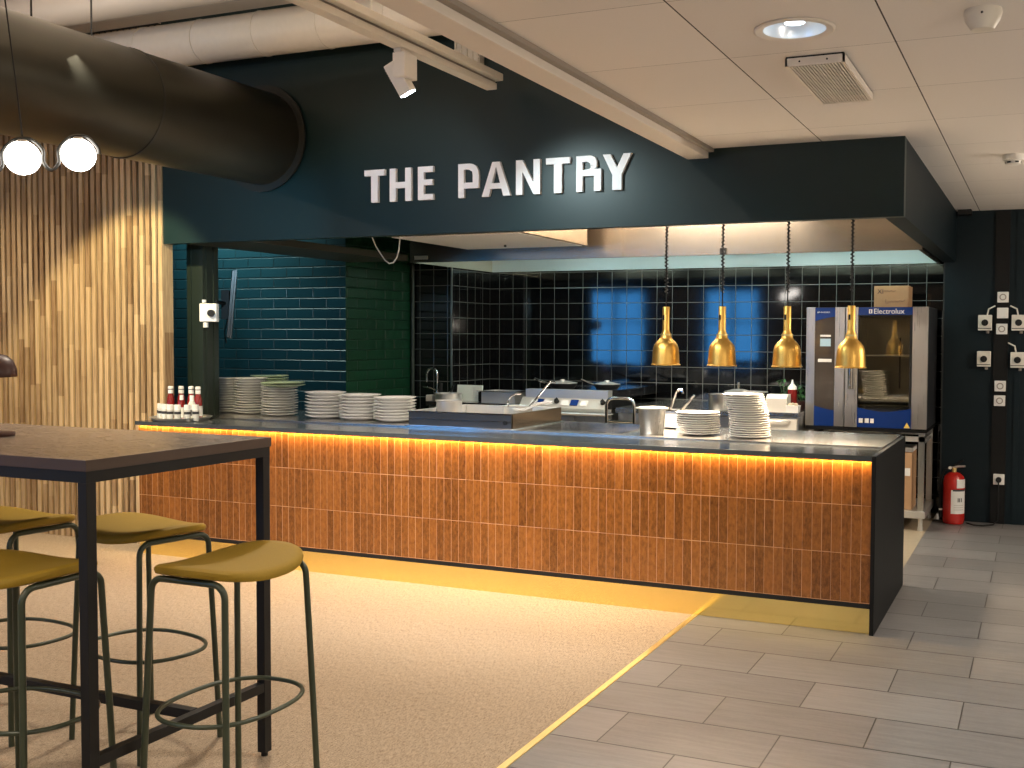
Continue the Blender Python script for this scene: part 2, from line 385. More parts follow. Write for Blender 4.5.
# ------------------------------------------------------------------ room shell
struct(MB().box(FX, 4.2, -8, 3.75, -.05, 0).build('floor', 'floor'))
struct(MB().box(-9, FX - .028, -8, 1.2, -.05, .002).build('floor_carpet', 'carpet'))
struct(MB().box(-9, FX - .028, 1.2, 4.05, -.05, .001).box(FX - .028, -.055, .3, 4.05, -.049, .0012).build('floor_kitchen', 'kfloor'))
struct(MB().box(FX - .028, FX, -8, .02, -.02, .005, .0015).build('trim_1', 'brass'))
cm = MB(); CX_, CY_, q_ = -.037, -1.815, .17
cm.box(-.96, CX_ - q_, -8, 3.75, HC, HC + .05).box(CX_ + q_, 4.2, -8, 3.75, HC, HC + .05).box(CX_ - q_, CX_ + q_, -8, CY_ - q_, HC, HC + .05).box(CX_ - q_, CX_ + q_, CY_ + q_, 3.75, HC, HC + .05)
ri, ro = [], []
for i in range(48):
    a = 2 * PI * i / 48; c, s_ = math.cos(a), math.sin(a); k = q_ / max(abs(c), abs(s_))
    ri.append(cm.bm.verts.new((CX_ + .108 * c, CY_ + .108 * s_, HC))); ro.append(cm.bm.verts.new((CX_ + k * c, CY_ + k * s_, HC)))
for i in range(48): cm.bm.faces.new((ri[i], ri[(i + 1) % 48], ro[(i + 1) % 48], ro[i]))
struct(cm.build('ceiling', 'ceiling'))
MB().box(CX_ - q_, CX_ + q_, CY_ - q_, CY_ + q_, HC + .09, HC + .1).build('trim_8', 'beam')['kind'] = 'structure'
struct(MB().box(-9, -.96, -8, 4.05, 3.62, 3.68).build('ceiling_upper', 'highceil'))
struct(MB().box(-.97, -.93, -8, HY, HC + .02, 3.62).build('wall_bulkhead', 'highceil'))
# white boxed edge beam of the lowered ceiling
b = struct(MB().box(-1.075, -.955, -8, HY - .003, HC - .052, HC + .03, .003).build('trim_2', 'beam'))
struct(MB().box(-.955, -.925, -8, HY - .003, HC - .02, HC - .0005).build('trim_3', M['plasterdim']))
# walls
struct(MB().box(.0, 4.2, 3.75, 3.9, 0, HC + .05).build('wall_back', 'navy'))
struct(MB().box(4.2, 4.3, -8, 3.9, 0, HC + .1).build('wall_right', 'plasterdim'))
struct(MB().box(-9.1, -9, -8, 4.1, 0, 3.68).build('wall_far_left', 'plasterdim'))
w = MB()      # wall behind the camera with two window openings
for a in ((-9, -8.5, 0, 3.68), (-8.5, -7.1, 0, .85), (-8.5, -7.1, 2.5, 3.68), (-7.1, -5.8, 0, 3.68), (-5.8, -4.6, 0, .85), (-5.8, -4.6, 2.5, 3.68), (-4.6, 4.2, 0, 3.68)):
    w.box(a[0], a[1], -8.1, -8, a[2], a[3])
struct(w.build('wall_front', plain('dark_room_wall', (.10, .085, .07), .8)))
for i, (a, c) in enumerate(((-8.5, -7.1), (-5.8, -4.6))):
    wf = MB(); m_ = (a + c) / 2
    wf.box(a, a + .05, -8.06, -7.99, .85, 2.5).box(c - .05, c, -8.06, -7.99, .85, 2.5).box(a, c, -8.06, -7.99, .85, .9).box(a, c, -8.06, -7.99, 2.45, 2.5)
    wf.box(m_ - .03, m_ + .03, -8.06, -7.99, .85, 2.5).box(a, c, -8.06, -7.99, 1.78, 1.82)
    o = struct(wf.build('window_%d' % (i + 1), 'black'))
    MB().box(a + .01, c - .01, -8.09, -8.07, .86, 2.49).build('pane', 'winglow', o)
# black-tiled kitchen wall, its left return and stub
struct(MB().box(-4.36, .0, 4.05, 4.15, 0, 3.2).build('wall_kitchen', 'btx'))
struct(MB().box(-4.9, -4.36, 3.3, 3.4, 0, 3.2).build('wall_kitchen_stub', 'btx'))
struct(MB().box(-4.45, -4.355, 3.31, 4.05, 0, 3.2).build('wall_kitchen_return', 'bty'))
struct(MB().box(-4.362, -4.348, 3.292, 3.306, .9, 2.6).build('trim_4', 'steelv'))
struct(MB().box(-7.2, -4.79, 2.25, 2.35, 0, 3.2).build('wall_brick', 'brick_teal'))
struct(MB().box(-4.86, -4.789, 2.2505, 3.3, 0, 3.2).build('wall_brick_return', 'brick_green'))
struct(MB().cyl((-4.765, 3.27, .0), (-4.765, 3.27, 3.2), .02, seg=12).build('trim_5', 'pillar', smooth=True))
struct(MB().box(-7.2, .0, .36, 4.05, 2.95, 3.0).build('ceiling_kitchen', 'dark'))
struct(MB().box(-.012, .0, 3.75, 4.05, 0, 2.95).build('wall_kitchen_end', 'dark'))
# slatted oak wall
w = MB()
w.box(-8.99, -4.896, .2622, .30, 0, 3.62)
struct_wall = w.build('wall_left', 'black'); struct(struct_wall)
w = MB(); x = -4.862
while x > -8.4:
    w.box(x - .034, x, .245, .262, .004, 3.6); x -= .0570
w.box(-4.895, -4.8625, .2625, .345, .004, 2.6)
w.build('slats', 'slat', struct_wall)
struct(MB().box(-7.2, -4.9, .31, .36, 0, 3.0).build('wall_slat_back', 'dark'))
# header wall over the counter
struct(MB().box(-4.862, .08, HY, HY + .07, HZ, HC).box(-4.862, -.96, HY, HY + .07, HC, 3.62).build('wall_header', 'teal'))
struct(MB().box(-.02, .08, HY + .07, 3.75, HZ, HC - .001).build('wall_header_return', 'navy'))
SOFX = -4.16
struct(MB().box(-4.72, SOFX, HY + .07, 2.245, HZ, HZ + .05).build('ceiling_soffit', 'olive'))
struct(MB().box(.1, .2, 3.60, 3.75, HC - .04, HC - .001).build('trim_6', 'black'))
# dark post beside the kitchen opening
w = MB().box(-4.885, -4.74, .50, .655, .02, HZ + .5).box(-4.74, -4.734, .53, .54, .02, HZ + .45).box(-4.74, -4.732, .60, .61, .02, HZ + .45).box(-4.85, -4.842, .493, .50, .02, HZ + .45)
struct(w.build('trim_7', 'pillar'))

# ------------------------------------------------------------------ counter
ct = thing('service_counter', 'long service counter faced in glazed rust-orange vertical tiles with a brass kickboard', 'counter', (0, 0, 0))
MB().box(-4.86, -.021, .02, 1.18, .154, .868).build('tiled_front', 'rust', ct)
MB().box(-4.86, -.021, .0215, .05, .129, .154).build('black_trim', 'black', ct)  # black trim strip between tiles and kickboard
MB().box(-4.86, -.021, .022, .08, .003, .129).build('kickboard', 'kick', ct)
MB().box(-.021, .0, .0, 1.213, .001, .8995).build('end_panel', 'blackpanel', ct)
MB().box(-4.87, -.021, -.002, .40, .882, .90, .001).box(-4.87, -.021, -.002, .002, .8745, .8825).build('stone_ledge', 'stone', ct)
MB().box(-4.82, -.022, .405, 1.21, .872, .908).build('steel_worktop', 'steeltop', ct)
MB().box(-4.858, -.022, .0035, .0125, .8785, .8818).build('led_strip', 'led', ct)
MB().box(-4.8, -.03, 1.0, 1.2, .05, .87).build('rear_panel', 'blackpanel', ct)

# ------------------------------------------------------------------ sign
sg = thing('wall_sign', 'large white raised letters reading THE PANTRY on the dark teal header wall', 'sign', (-2.3, HY, 2.41))
Z0, Z1 = 2.314, 2.516; HH = Z1 - Z0; DY = (HY - .022, HY - .001)
def letter(polys, x0, x1):
    """polys in unit box (x 0..1, z 0..1) as convex-ish outlines"""
    m = MB(); W = x1 - x0
    for p in polys:
        m.prism([(x0 + u * W + 2.3, (Z0 + v * HH) - 2.41) for u, v in p], 'y', DY[0] - HY, DY[1] - HY)
    m.build('letter', 'letter', sg)
q = lambda a, b, c, d: [(a, c), (b, c), (b, d), (a, d)]
Tt = [q(0, 1, .82, 1), q(.335, .665, 0, .82)]
letter(Tt, -3.186, -3.036)
letter([q(0, .28, 0, 1), q(.72, 1, 0, 1), q(.28, .72, .40, .58)], -2.999, -2.843)
letter([q(0, .38, 0, 1), q(.38, 1, .83, 1), q(.38, .95, .44, .61), q(.38, 1, 0, .17)], -2.795, -2.687)
letter([q(0, .28, 0, 1), [(.28, 1), (.28, .83), (.5, .83), (.68, .76), (.71, .65), (1, .65), (.97, .80), (.86, .92), (.68, .985), (.55, 1)], q(.71, 1, .27, .65), q(.28, .71, .27, .44)], -2.512, -2.372)
letter([[(0, 0), (.25, 0), (.5, .86), (.5, 1), (.37, 1)], [(1, 0), (.75, 0), (.5, .86), (.5, 1), (.63, 1)], [(.314, .22), (.686, .22), (.64, .38), (.36, .38)]], -2.351, -2.160)
letter([q(0, .27, 0, 1), q(.73, 1, 0, 1), [(.27, 1), (.27, .66), (.73, 0), (.73, .34)]], -2.123, -1.967)
letter(Tt, -1.928, -1.777)
letter([q(0, .25, 0, 1), [(.25, 1), (.25, .83), (.45, .83), (.56, .78), (.58, .70), (.83, .72), (.82, .86), (.74, .95), (.6, 1)],
        [(.58, .72), (.58, .66), (.52, .62), (.25, .60), (.25, .43), (.72, .43), (.72, .62), (.80, .66), (.83, .72)], q(.72, 1, 0, .62)], -1.736, -1.583)
letter([[(0, 1), (.27, 1), (.5, .62), (.73, 1), (1, 1), (.66, .42), (.66, 0), (.34, 0), (.34, .42)]], -1.572, -1.399)

# ------------------------------------------------------------------ round duct, high pipes
SEAM, ROD1, ROD2 = -.91, -1.12, -1.49
du = thing('ventilation_duct', 'large round dark bronze air duct running along the ceiling into the header wall', 'duct', (-3.98, -3.0, 2.765))
MB().cyl((0, -4.9, 0), (0, HY + 3.0 + .02, 0), .30, seg=64).build('duct_tube', 'duct', du, smooth=True)
for yy in (-2.9, SEAM): MB().lathe([(.3, -.008), (.306, -.006), (.306, .006), (.3, .008)], 64, closed=True).build('joint_ring', 'ductring', du, (0, yy + 3, 0), (PI / 2, 0, 0), True)
MB().lathe([(.3, -.02), (.32, -.02), (.345, .0), (.345, .012), (.3, .012)], 64, closed=True).build('wall_flange', 'ductring', du, (0, HY + 2.98, 0), (PI / 2, 0, 0), True)
for yy in (ROD1, ROD2, -3.6):
    MB().cyl((-.0, yy + 3, .29), (-.0, yy + 3, .85), .005, seg=8).cyl((0, yy + 3, .29), (0, yy + 3, .305), .014, seg=10).build('hanger_rod', 'black', du)
sp = thing('spiral_duct', 'white spiral ventilation pipe crossing above the header wall', 'duct', (-3, .0, 3.36))
MB().cyl((-5, 0, 0), (2, 0, 0), .135, seg=40).build('pipe', 'spiral', sp, smooth=True)
for k in range(14):
    MB().lathe([(.134, -.004), (.139, -.003), (.139, .003), (.134, .004)], 40, closed=True).build('seam_ring', 'spiral', sp, (-4.6 + k * .48, 0, 0), (0, PI / 2, 0), True)
o = MB().cyl((-5, 0, 0), (2, 0, 0), .11, seg=32).build('overhead_pipe', plain('grey_pipe_paint', (.30, .27, .24), .5), loc=(-3, -.55, 3.49), smooth=True)
tag(o, 'grey straight pipe under the upper ceiling in front of the white spiral duct', 'pipe')
# grille box behind the track end
gb = thing('air_grille', 'small cream louvred grille high on the header wall above the track end', 'vent', (-2.43, .2, 3.16))
MB().box(-.085, .085, -.0, .055, -.12, .12).build('housing', 'offwhite', gb)
for k in range(5): MB().box(-.08 + k * .038, -.072 + k * .038, -.012, .0, -.118, .118).build('rib', 'offwhite', gb)
for k in range(4): MB().box(-.085, .085, -.008, .0, -.09 + k * .055, -.082 + k * .055).build('bar', 'offwhite', gb)
# lighting track + spotlight
tr = thing('lighting_track', 'cream double-channel ceiling track running towards the header wall', 'track', (-2.205, .05, 2.89))
MB().box(-.012, .055, -7.5, 0, 0, .035, .003).build('rail', 'offwhite', tr)
MB().box(.0, .042, -7.5, 0, .034, .05).build('rail_slot', 'plasterdim', tr)
MB().box(-.015, .085, -7.5, 0.02, .05, .09, .004).build('upper_channel', 'offwhite', tr)
for yy in (-1.2, -3.4, -5.6): MB().cyl((.03, yy, .09), (.03, yy, .73), .004, seg=8).build('suspension_rod', 'offwhite', tr)
MB().box(.005, .03, -.95, -.90, -.012, 0).build('cover_clip', 'offwhite', tr)
spt = thing('track_spotlight', 'white rectangular spotlight hanging from the track and shining at the lettering', 'spotlight', (-2.185, -.87, 2.89))
MB().box(-.02, .02, -.05, .05, -.02, .0, .003).build('adapter', 'white', spt)
MB().box(-.030, .040, -.045, .07, -.14, -.02, .004).build('driver_box', 'white', spt)
hd = MB().box(-.036, .036, -.033, .033, -.105, .06, .006).build('lamp_head', 'white', spt, (-.030, .0, -.115), (math.radians(18), math.radians(-24), 0))
MB().box(-.031, .031, -.028, .028, -.108, -.1045).build('lens', 'spotface', hd)
fin = MB()
for k in range(5): fin.box(-.038, -.036, -.03, .03, -.02 + k * .013, -.014 + k * .013)
fin.build('cooling_fins', 'plasterdim', hd)

# ------------------------------------------------------------------ lowered-ceiling fittings
dl = thing('recessed_downlight', 'round recessed ceiling downlight with a bright chrome reflector', 'ceiling light', (-.037, -1.815, HC))
MB().lathe([(.104, -.001), (.134, -.001), (.135, -.005), (.128, -.009), (.108, -.006), (.104, -.003)], 48, closed=True).build('trim_ring', 'beam', dl, smooth=True)
MB().lathe([(.1035, -.003), (.107, -.002), (.107, .0), (.103, .03), (.085, .06), (.06, .08), (.059, .079), (.083, .058), (.100, .03), (.103, 0)], 48, closed=True).build('reflector', 'down', dl, smooth=True)
for a in (0, PI / 2):
    MB().cyl((-.045, 0, .055), (.045, 0, .055), .016, seg=16).build('bulb', 'downglow', dl, rot=(0, 0, a), smooth=True)
MB().cyl((0, 0, .08), (0, 0, .085), .062, seg=32).build('back_plate', 'down', dl)
MB().lathe([(.034, .02), (.036, .02), (.038, .05), (.036, .05)], 32, closed=True).build('inner_ring', 'down', dl)
vt = thing('ceiling_vent', 'square white slatted vent box fixed under the ceiling beside the downlight', 'vent', (-.038, -1.11, HC))
V = M['beam']
MB().box(-.105, .105, -.36, .33, -.006, -.001).build('mounting_plate', 'black', vt)
MB().box(-.108, .108, -.36, -.352, -.035, -.006).box(-.108, .108, .322, .33, -.035, -.006).box(-.108, -.10, -.36, .33, -.035, -.006).box(.10, .108, -.36, .33, -.035, -.006).build('frame', V, vt)
s_ = MB()
for k in range(18): s_.box(-.1 + k * .0113, -.1 + k * .0113 + .0056, -.352, .322, -.034, -.027)
s_.build('slats', V, vt)
for xx in (-.055, .045): MB().cyl((xx, -.362, -.02), (xx, -.36, -.02), .0035, seg=10).build('screw', 'black', vt)
sd = thing('ceiling_speaker', 'white tapered round dome fixture on the ceiling in the upper right corner', 'sensor', (.553, -1.80, HC))
MB().lathe([(.056, 0), (.058, -.012), (.052, -.035), (.034, -.062), (.001, -.066)], 32).build('dome', 'offwhite', sd, smooth=True)
MB().cyl((.0, -.05, -.02), (.0, -.056, -.022), .004, seg=8).build('indicator', 'black', sd)
sm = thing('smoke_detector', 'white round smoke detector with dark slots on the ceiling near the back wall', 'smoke detector', (.572, 1.05, HC))
MB().lathe([(.055, 0), (.056, -.03), (.050, -.035), (.001, -.035)], 32).build('base', 'white', sm, smooth=True)
MB().lathe([(.042, -.035), (.040, -.052), (.03, -.058), (.001, -.058)], 32).build('sensing_cap', 'white', sm, smooth=True)
for k in range(6):
    a = k * PI / 3
    MB().box(.038, .043, -.01, .01, -.048, -.040).build('slot', 'black', sm, rot=(0, 0, a))

# ------------------------------------------------------------------ hood and heat lamps
HX0, HX1, HY0, HY1, HB, HT = -4.34, -.06, 2.56, 4.04, 2.12, 2.62
hd = thing('extractor_hood', 'wide stainless steel extractor hood over the cooking line', 'extractor hood', (-2.2, 3.3, HB))
def hb(m, x0, x1, y0, y1, z0, z1): return m.box(x0 + 2.2, x1 + 2.2, y0 - 3.3, y1 - 3.3, z0 - HB, z1 - HB)
hb(MB(), HX0, HX1, HY0, HY0 + .03, HB, HT).build('front_panel', 'hood', hd)
hb(MB(), HX0, HX0 + .03, HY0 + .03, HY1, HB, HT).build('side_panel', 'hood', hd)
hb(MB(), HX1 - .03, HX1, HY0 + .03, HY1, HB, HT).build('side_panel', 'hood', hd)
hb(MB(), HX0, HX1, HY0, HY1, HT, HT + .03).build('top_panel', 'hood', hd)
m_ = MB(); hb(m_, HX0 + .03, HX1 - .03, HY1 - .03, HY1, HB, HT); m_.build('inner_back_panel', 'hoodin', hd)
m_ = MB(); hb(m_, HX0 + .03, HX1 - .03, HY0 + .03, HY1 - .03, HB + .2, HB + .23); m_.build('filter_ceiling', 'hoodin', hd)
for xx in (-3.4, -2.35, -1.3, -.5):
    m_ = MB(); hb(m_, xx - .35, xx + .35, 3.0, 3.16, HB + .17, HB + .198); m_.build('light_tube', emis('hood_tube_glow', (.74, 1.0, .97), 10), hd)
m_ = MB(); hb(m_, -2.52, -2.35, HY0 - .012, HY0, HB, HT); m_.build('joint_cover', 'hood', hd)
m_ = MB(); hb(m_, HX0 + .05, HX0 + .18, HY0 - .006, HY0, HB + .025, HB + .055); m_.build('maker_plate', 'steel', hd)
m_ = MB(); hb(m_, -1.55, -1.50, HY0 - .014, HY0, HB + .0, HB + .05); m_.build('hood_clip', 'black', hd)
bx = thing('air_supply_box', 'low shiny steel supply box hanging between the header wall and the hood', 'ventilation box', (-3.13, 1.73, 2.2))
MB().box(-.53, .56, -.55, .62, 0, .749, .004).build('housing', 'hood', bx)
MB().box(-.50, .53, -.52, .59, -.004, .0).build('underside_panel', plain('bounce_lit_underside', (.82, .78, .74), .4, metal=.1), bx)  # pale colour stands in for worktop light bounced onto the steel underside
MB().cyl((.0, .3, -.02), (.0, .3, -.004), .01, seg=10).build('hook', 'black', bx)
# white cable loop
LOOP = [(-3.72, 1.05, 2.945), (-3.71, 1.05, 2.5), (-3.69, 1.05, 2.19), (-3.66, 1.05, 2.125), (-3.623, 1.05, 2.073), (-3.58, 1.05, 2.02), (-3.545, 1.05, 1.997), (-3.51, 1.05, 2.003), (-3.48, 1.05, 2.04), (-3.463, 1.05, 2.10), (-3.455, 1.05, 2.175), (-3.45, 1.05, 2.5), (-3.45, 1.05, 2.945)]
pts = LOOP
o = MB().tube(pts, .005, 8).build('cable', 'white', smooth=True); tag(o, 'white cable hanging in a loop under the header beside the hood', 'cable')

def heat_lamp(i, X, lab):
    t = thing('heat_lamp', lab, 'heat lamp', (X, .7, 1.317), 0, 'brass heat lamps over the counter')
    pr = [(.0865, 0), (.0885, .001), (.0885, .005), (.083, .008), (.080, .06), (.077, .098), (.070, .122), (.055, .142), (.040, .156), (.034, .166), (.031, .185), (.024, .20), (.0215, .215), (.0215, .345), (.019, .35), (.001, .35)]
    inner = [(.001, .12), (.05, .118), (.070, .098), (.076, .06), (.080, .006)]
    MB().lathe(pr[::-1] + inner[::-1], 40).build('lamp_shade', 'lampbrass', t, smooth=True)
    MB().lathe([(.0215, .0), (.0335, .0), (.0335, .010), (.0215, .010)], 24, closed=True).build('collar', 'brass', t, (0, 0, .178), smooth=True)
    MB().sphere((0, 0, .07), .045, 20).build('bulb', emis('heat_lamp_bulb_glow', (1, .55, .2), 3), t, smooth=True)
    MB().box(-.005, .005, -.0255, -.0205, .27, .30).build('switch', 'black', t, rot=(0, 0, -.35))
    MB().cyl((0, 0, .349), (0, 0, 1.5), .004, seg=8).build('cord', 'black', t)
    c = [(.0095 * math.cos(a * .9), .0095 * math.sin(a * .9), .43 + a * (1.03 / 330)) for a in range(330)]
    MB().tube(c, .0032, 5).build('coiled_cord', 'black', t, smooth=True)
    li = bpy.data.lights.new('heat_lamp_light', 'SPOT'); li.energy = 60; li.color = (1, .76, .50); li.spot_size = math.radians(115); li.spot_blend = .6; li.shadow_soft_size = .03
    lo = bpy.data.objects.new('heat_lamp_light', li); COL.objects.link(lo); lo.location = (X, .7, 1.33)
for i, (X, l) in enumerate(((-1.344, 'brass bell heat lamp hanging leftmost, over the steel bain-marie pot'), (-.995, 'brass bell heat lamp hanging second from the left, over the short stack of white plates'),
                (-.608, 'brass bell heat lamp hanging second from the right, left of the oven'), (-.246, 'brass bell heat lamp hanging rightmost, in front of the combi oven'))): heat_lamp(i, X, l)
o = MB().box(-1.55, 0.0, -.03, .03, 0, .04).build('lamp_rail', 'black', loc=(-.02, .7, 2.817)); tag(o, 'black rail above the header line carrying the four brass heat lamps', 'rail')

# ------------------------------------------------------------------ crockery on the counter
CT = .9085
def plate_proto(name, r, h, mat, rimt=.004, label='', cat='plate', group=None, smooth=True):
    pr = [(.001, 0), (r * .55, 0), (r * .62, .002), (r * .97, h - rimt), (r, h - rimt * .4), (r, h), (r * .96, h + rimt * .2), (r * .60, .006), (r * .52, .004), (.001, .004)]
    return tag(MB().lathe(pr, 40).build(name, mat, smooth=True), label, cat, group)
def stack(name, r, h, mat, n, x, y, pitch, label, toplabel, group, z=CT, lean=None, jit=.0025, cat='plate'):
    first = None
    for k in range(n):
        dx, dy = random.uniform(-jit, jit), random.uniform(-jit, jit)
        if lean: lx, ly = lean(k / (n - 1)); dx += lx; dy += ly
        lab = toplabel if k == n - 1 else label
        if first is None:
            first = plate_proto(name, r, h, mat, label=lab, group=group, cat=cat); o = first
        else:
            o = first.copy(); COL.objects.link(o); o['label'] = lab
        o.location = (x + dx, y + dy, z + k * pitch); w_ = .012 if k else 0; o.rotation_euler = (random.uniform(-w_, w_), random.uniform(-w_, w_), random.uniform(0, 6))
    return first
stack('dinner_plate', .118, .020, 'platerim', 14, -4.826, .83, .0182, 'grey dinner plate in the leftmost tall stack on the counter', 'topmost grey dinner plate of the leftmost tall stack', 'plates in the leftmost stack')
stack('dinner_plate', .122, .020, 'platerim', 14, -4.575, .80, .0186, 'grey dinner plate in the second tall stack from the left', 'topmost grey dinner plate of the second tall stack from the left', 'plates in the second stack')
stack('dinner_plate', .128, .020, 'platerim', 11, -4.265, .74, .0185, 'grey dinner plate in the third tall stack, under the green plates', 'topmost grey plate under the green plates of the third stack', 'plates in the third stack')
stack('serving_plate', .155, .018, 'plategreen', 2, -4.235, .74, .016, 'lower pale green serving plate on top of the third stack', 'topmost pale green serving plate on the third stack', 'green serving plates', z=CT + 11 * .0185 + .002)
stack('serving_plate', .14, .018, 'plategreen', 15, -4.63, 1.07, .0181, 'pale green plate in the stack standing behind the second and third stacks', 'topmost pale green plate of the stack behind the others', 'plates in the rear stack', jit=.003)
stack('white_bowl', .143, .026, 'plate', 8, -3.835, .70, .0225, 'white bowl in the leftmost of the three white stacks', 'topmost white bowl of the leftmost white stack', 'white bowls in the left white stack', cat='bowl')
stack('white_bowl', .142, .026, 'plate', 8, -3.535, .68, .0213, 'white bowl in the middle of the three white stacks', 'topmost white bowl of the middle white stack', 'white bowls in the middle white stack', cat='bowl')
stack('white_bowl', .142, .026, 'plate', 8, -3.242, .66, .0200, 'white bowl in the rightmost of the three white stacks, beside the steel well', 'topmost white bowl of the stack beside the steel well', 'white bowls in the right white stack', cat='bowl')
stack('side_plate', .132, .016, 'plate', 10, -1.125, .66, .0132, 'white plate in the short stack beside the bain-marie pot', 'topmost white plate of the short stack beside the bain-marie pot', 'white plates in the short stack')
stack('side_plate', .118, .015, 'plate', 19, -.80, .62, .0131, 'white plate in the tall leaning stack near the right end of the counter', 'topmost white plate of the tall leaning stack', 'white plates in the leaning stack',
      lean=lambda t: (-.045 * t ** 2.2, .0), jit=.0012)

# tray with bottles and jars
o = MB().lathe([(.001, 0), (.18, 0), (.198, .022), (.202, .022), (.203, .025), (.197, .025), (.179, .004), (.001, .004)], 48).build('round_tray', 'steel', loc=(-4.655, .194, .9005), smooth=True)
tag(o, 'round metal tray of sauce bottles at the left end of the counter', 'tray')
TZ = .9055
def ketchup(loc, lab):
    t = thing('sauce_bottle', lab, 'bottle', loc, 0, 'red sauce bottles on the tray')
    MB().lathe([(.001, 0), (.026, 0), (.028, .01), (.028, .10), (.024, .14), (.014, .175), (.001, .175)], 24).build('bottle_body', 'ketchup', t, smooth=True)
    MB().lathe([(.0285, 0), (.0285, .07), (.028, .07), (.028, 0)], 24, closed=True).build('paper_label', 'label', t, (0, 0, .02))
    MB().lathe([(.001, 0), (.018, 0), (.018, .045), (.014, .05), (.001, .05)], 20).build('bottle_cap', 'cap', t, (0, 0, .172), smooth=True)
    MB().lathe([(.0185, 0), (.0185, .006), (.018, .006), (.018, 0)], 20, closed=True).build('cap_band', 'ink', t, (0, 0, .197))
    return t
k0 = ketchup((-4.80, .25, TZ), 'red sauce bottle with white cap, leftmost of the tall row on the tray')
for xx, yy, l in ((-4.735, .28, 'red sauce bottle with white cap, second from the left of the tall row'), (-4.655, .29, 'red sauce bottle with white cap, third from the left of the tall row'), (-4.575, .27, 'red sauce bottle with white cap, rightmost of the tall row')):
    dup(k0, (xx, yy, TZ), random.uniform(0, 3), l)
def small_bottle(loc, lab):
    t = thing('hot_sauce_bottle', lab, 'bottle', loc)
    MB().lathe([(.001, 0), (.019, 0), (.02, .01), (.02, .085), (.010, .115), (.009, .135), (.001, .135)], 20).build('bottle_body', 'ketchup', t, smooth=True)
    MB().lathe([(.0206, 0), (.0206, .07), (.02, .07), (.02, 0)], 20, closed=True).build('paper_label', 'label', t, (0, 0, .012))
    MB().cyl((0, 0, .132), (0, 0, .165), .012, seg=16).build('bottle_cap', 'cap', t, smooth=True)
small_bottle((-4.655, .20, TZ), 'small slim sauce bottle with a white cap standing in front of the tall bottles')
t = thing('water_bottle', 'clear white-labelled bottle with a white cap at the right of the tray', 'bottle', (-4.555, .19, TZ))
MB().lathe([(.001, 0), (.027, 0), (.028, .01), (.028, .10), (.014, .13), (.001, .13)], 24).build('bottle_body', 'jar', t, smooth=True)
MB().lathe([(.0287, 0), (.0287, .07), (.028, .07), (.028, 0)], 24, closed=True).build('paper_label', 'label', t, (0, 0, .015))
MB().cyl((0, 0, .128), (0, 0, .165), .014, seg=16).build('bottle_cap', 'cap', t, smooth=True)
MB().box(-.006, .006, -.0297, -.0287, .03, .07).build('label_print', 'ink', t, rot=(0, 0, .5))
def jar(loc, lab):
    t = thing('spice_jar', lab, 'jar', loc, 0, 'small spice jars on the tray')
    MB().lathe([(.001, 0), (.020, 0), (.022, .006), (.022, .065), (.019, .075), (.001, .075)], 20).build('jar_body', 'jar', t, smooth=True)
    MB().cyl((0, 0, .074), (0, 0, .108), .0205, seg=20).build('jar_lid', 'cap', t, smooth=True)
    MB().lathe([(.0226, 0), (.0226, .018), (.022, .018), (.022, 0)], 20, closed=True).build('jar_band', 'ink', t, (0, 0, .045))
    return t
js = [(-4.785, .14), (-4.735, .10), (-4.685, .08), (-4.63, .07), (-4.575, .08), (-4.51, .10), (-4.475, .14)]
jn = ['leftmost in the front row of the tray', 'second from the left in the front row', 'third from the left in the front row', 'in the middle of the front row', 'third from the right in the front row', 'second from the right in the front row', 'rightmost in the front row of the tray']
j0 = jar((*js[0], TZ), 'small white-lidded jar ' + jn[0])
for (xx, yy), l in zip(js[1:], jn[1:]): dup(j0, (xx, yy, TZ), random.uniform(0, 3), 'small white-lidded jar ' + l)

# drop-in well
wl = thing('serving_well', 'long low stainless steel surround of the drop-in serving well', 'serving well', (-2.63, .9, CT))
MB().box(-.37, .37, -.45, -.438, 0, .095, .002).build('front_guard', m_steel('dark_reflection_steel', (.11, .105, .10), .42, 0), wl)  # dark reflection put into the guard's steel colour
MB().box(-.372, .372, -.456, -.449, .088, .096).build('guard_edge', 'chrome', wl)
MB().box(-.372, .372, -.456, -.449, .045, .050).build('guard_edge', 'chrome', wl)
MB().box(.36, .372, -.43, .29, 0, .095, .002).build('end_guard', m_steel('brown_reflection_steel', (.36, .27, .18), .2, 2), wl)  # brown reflection painted into the steel of the right end
MB().box(-.372, -.36, -.43, .29, 0, .095, .002).build('end_guard', 'steel', wl)
MB().box(-.37, .37, .278, .29, 0, .095, .002).build('rear_guard', 'steel', wl)
MB().box(-.39, .39, -.47, .30, 0, .006, .002).build('base_flange', 'chrome', wl)
MB().cyl((.33, -.458, .04), (.33, -.449, .04), .014, seg=14).build('knob', 'black', wl, smooth=True)
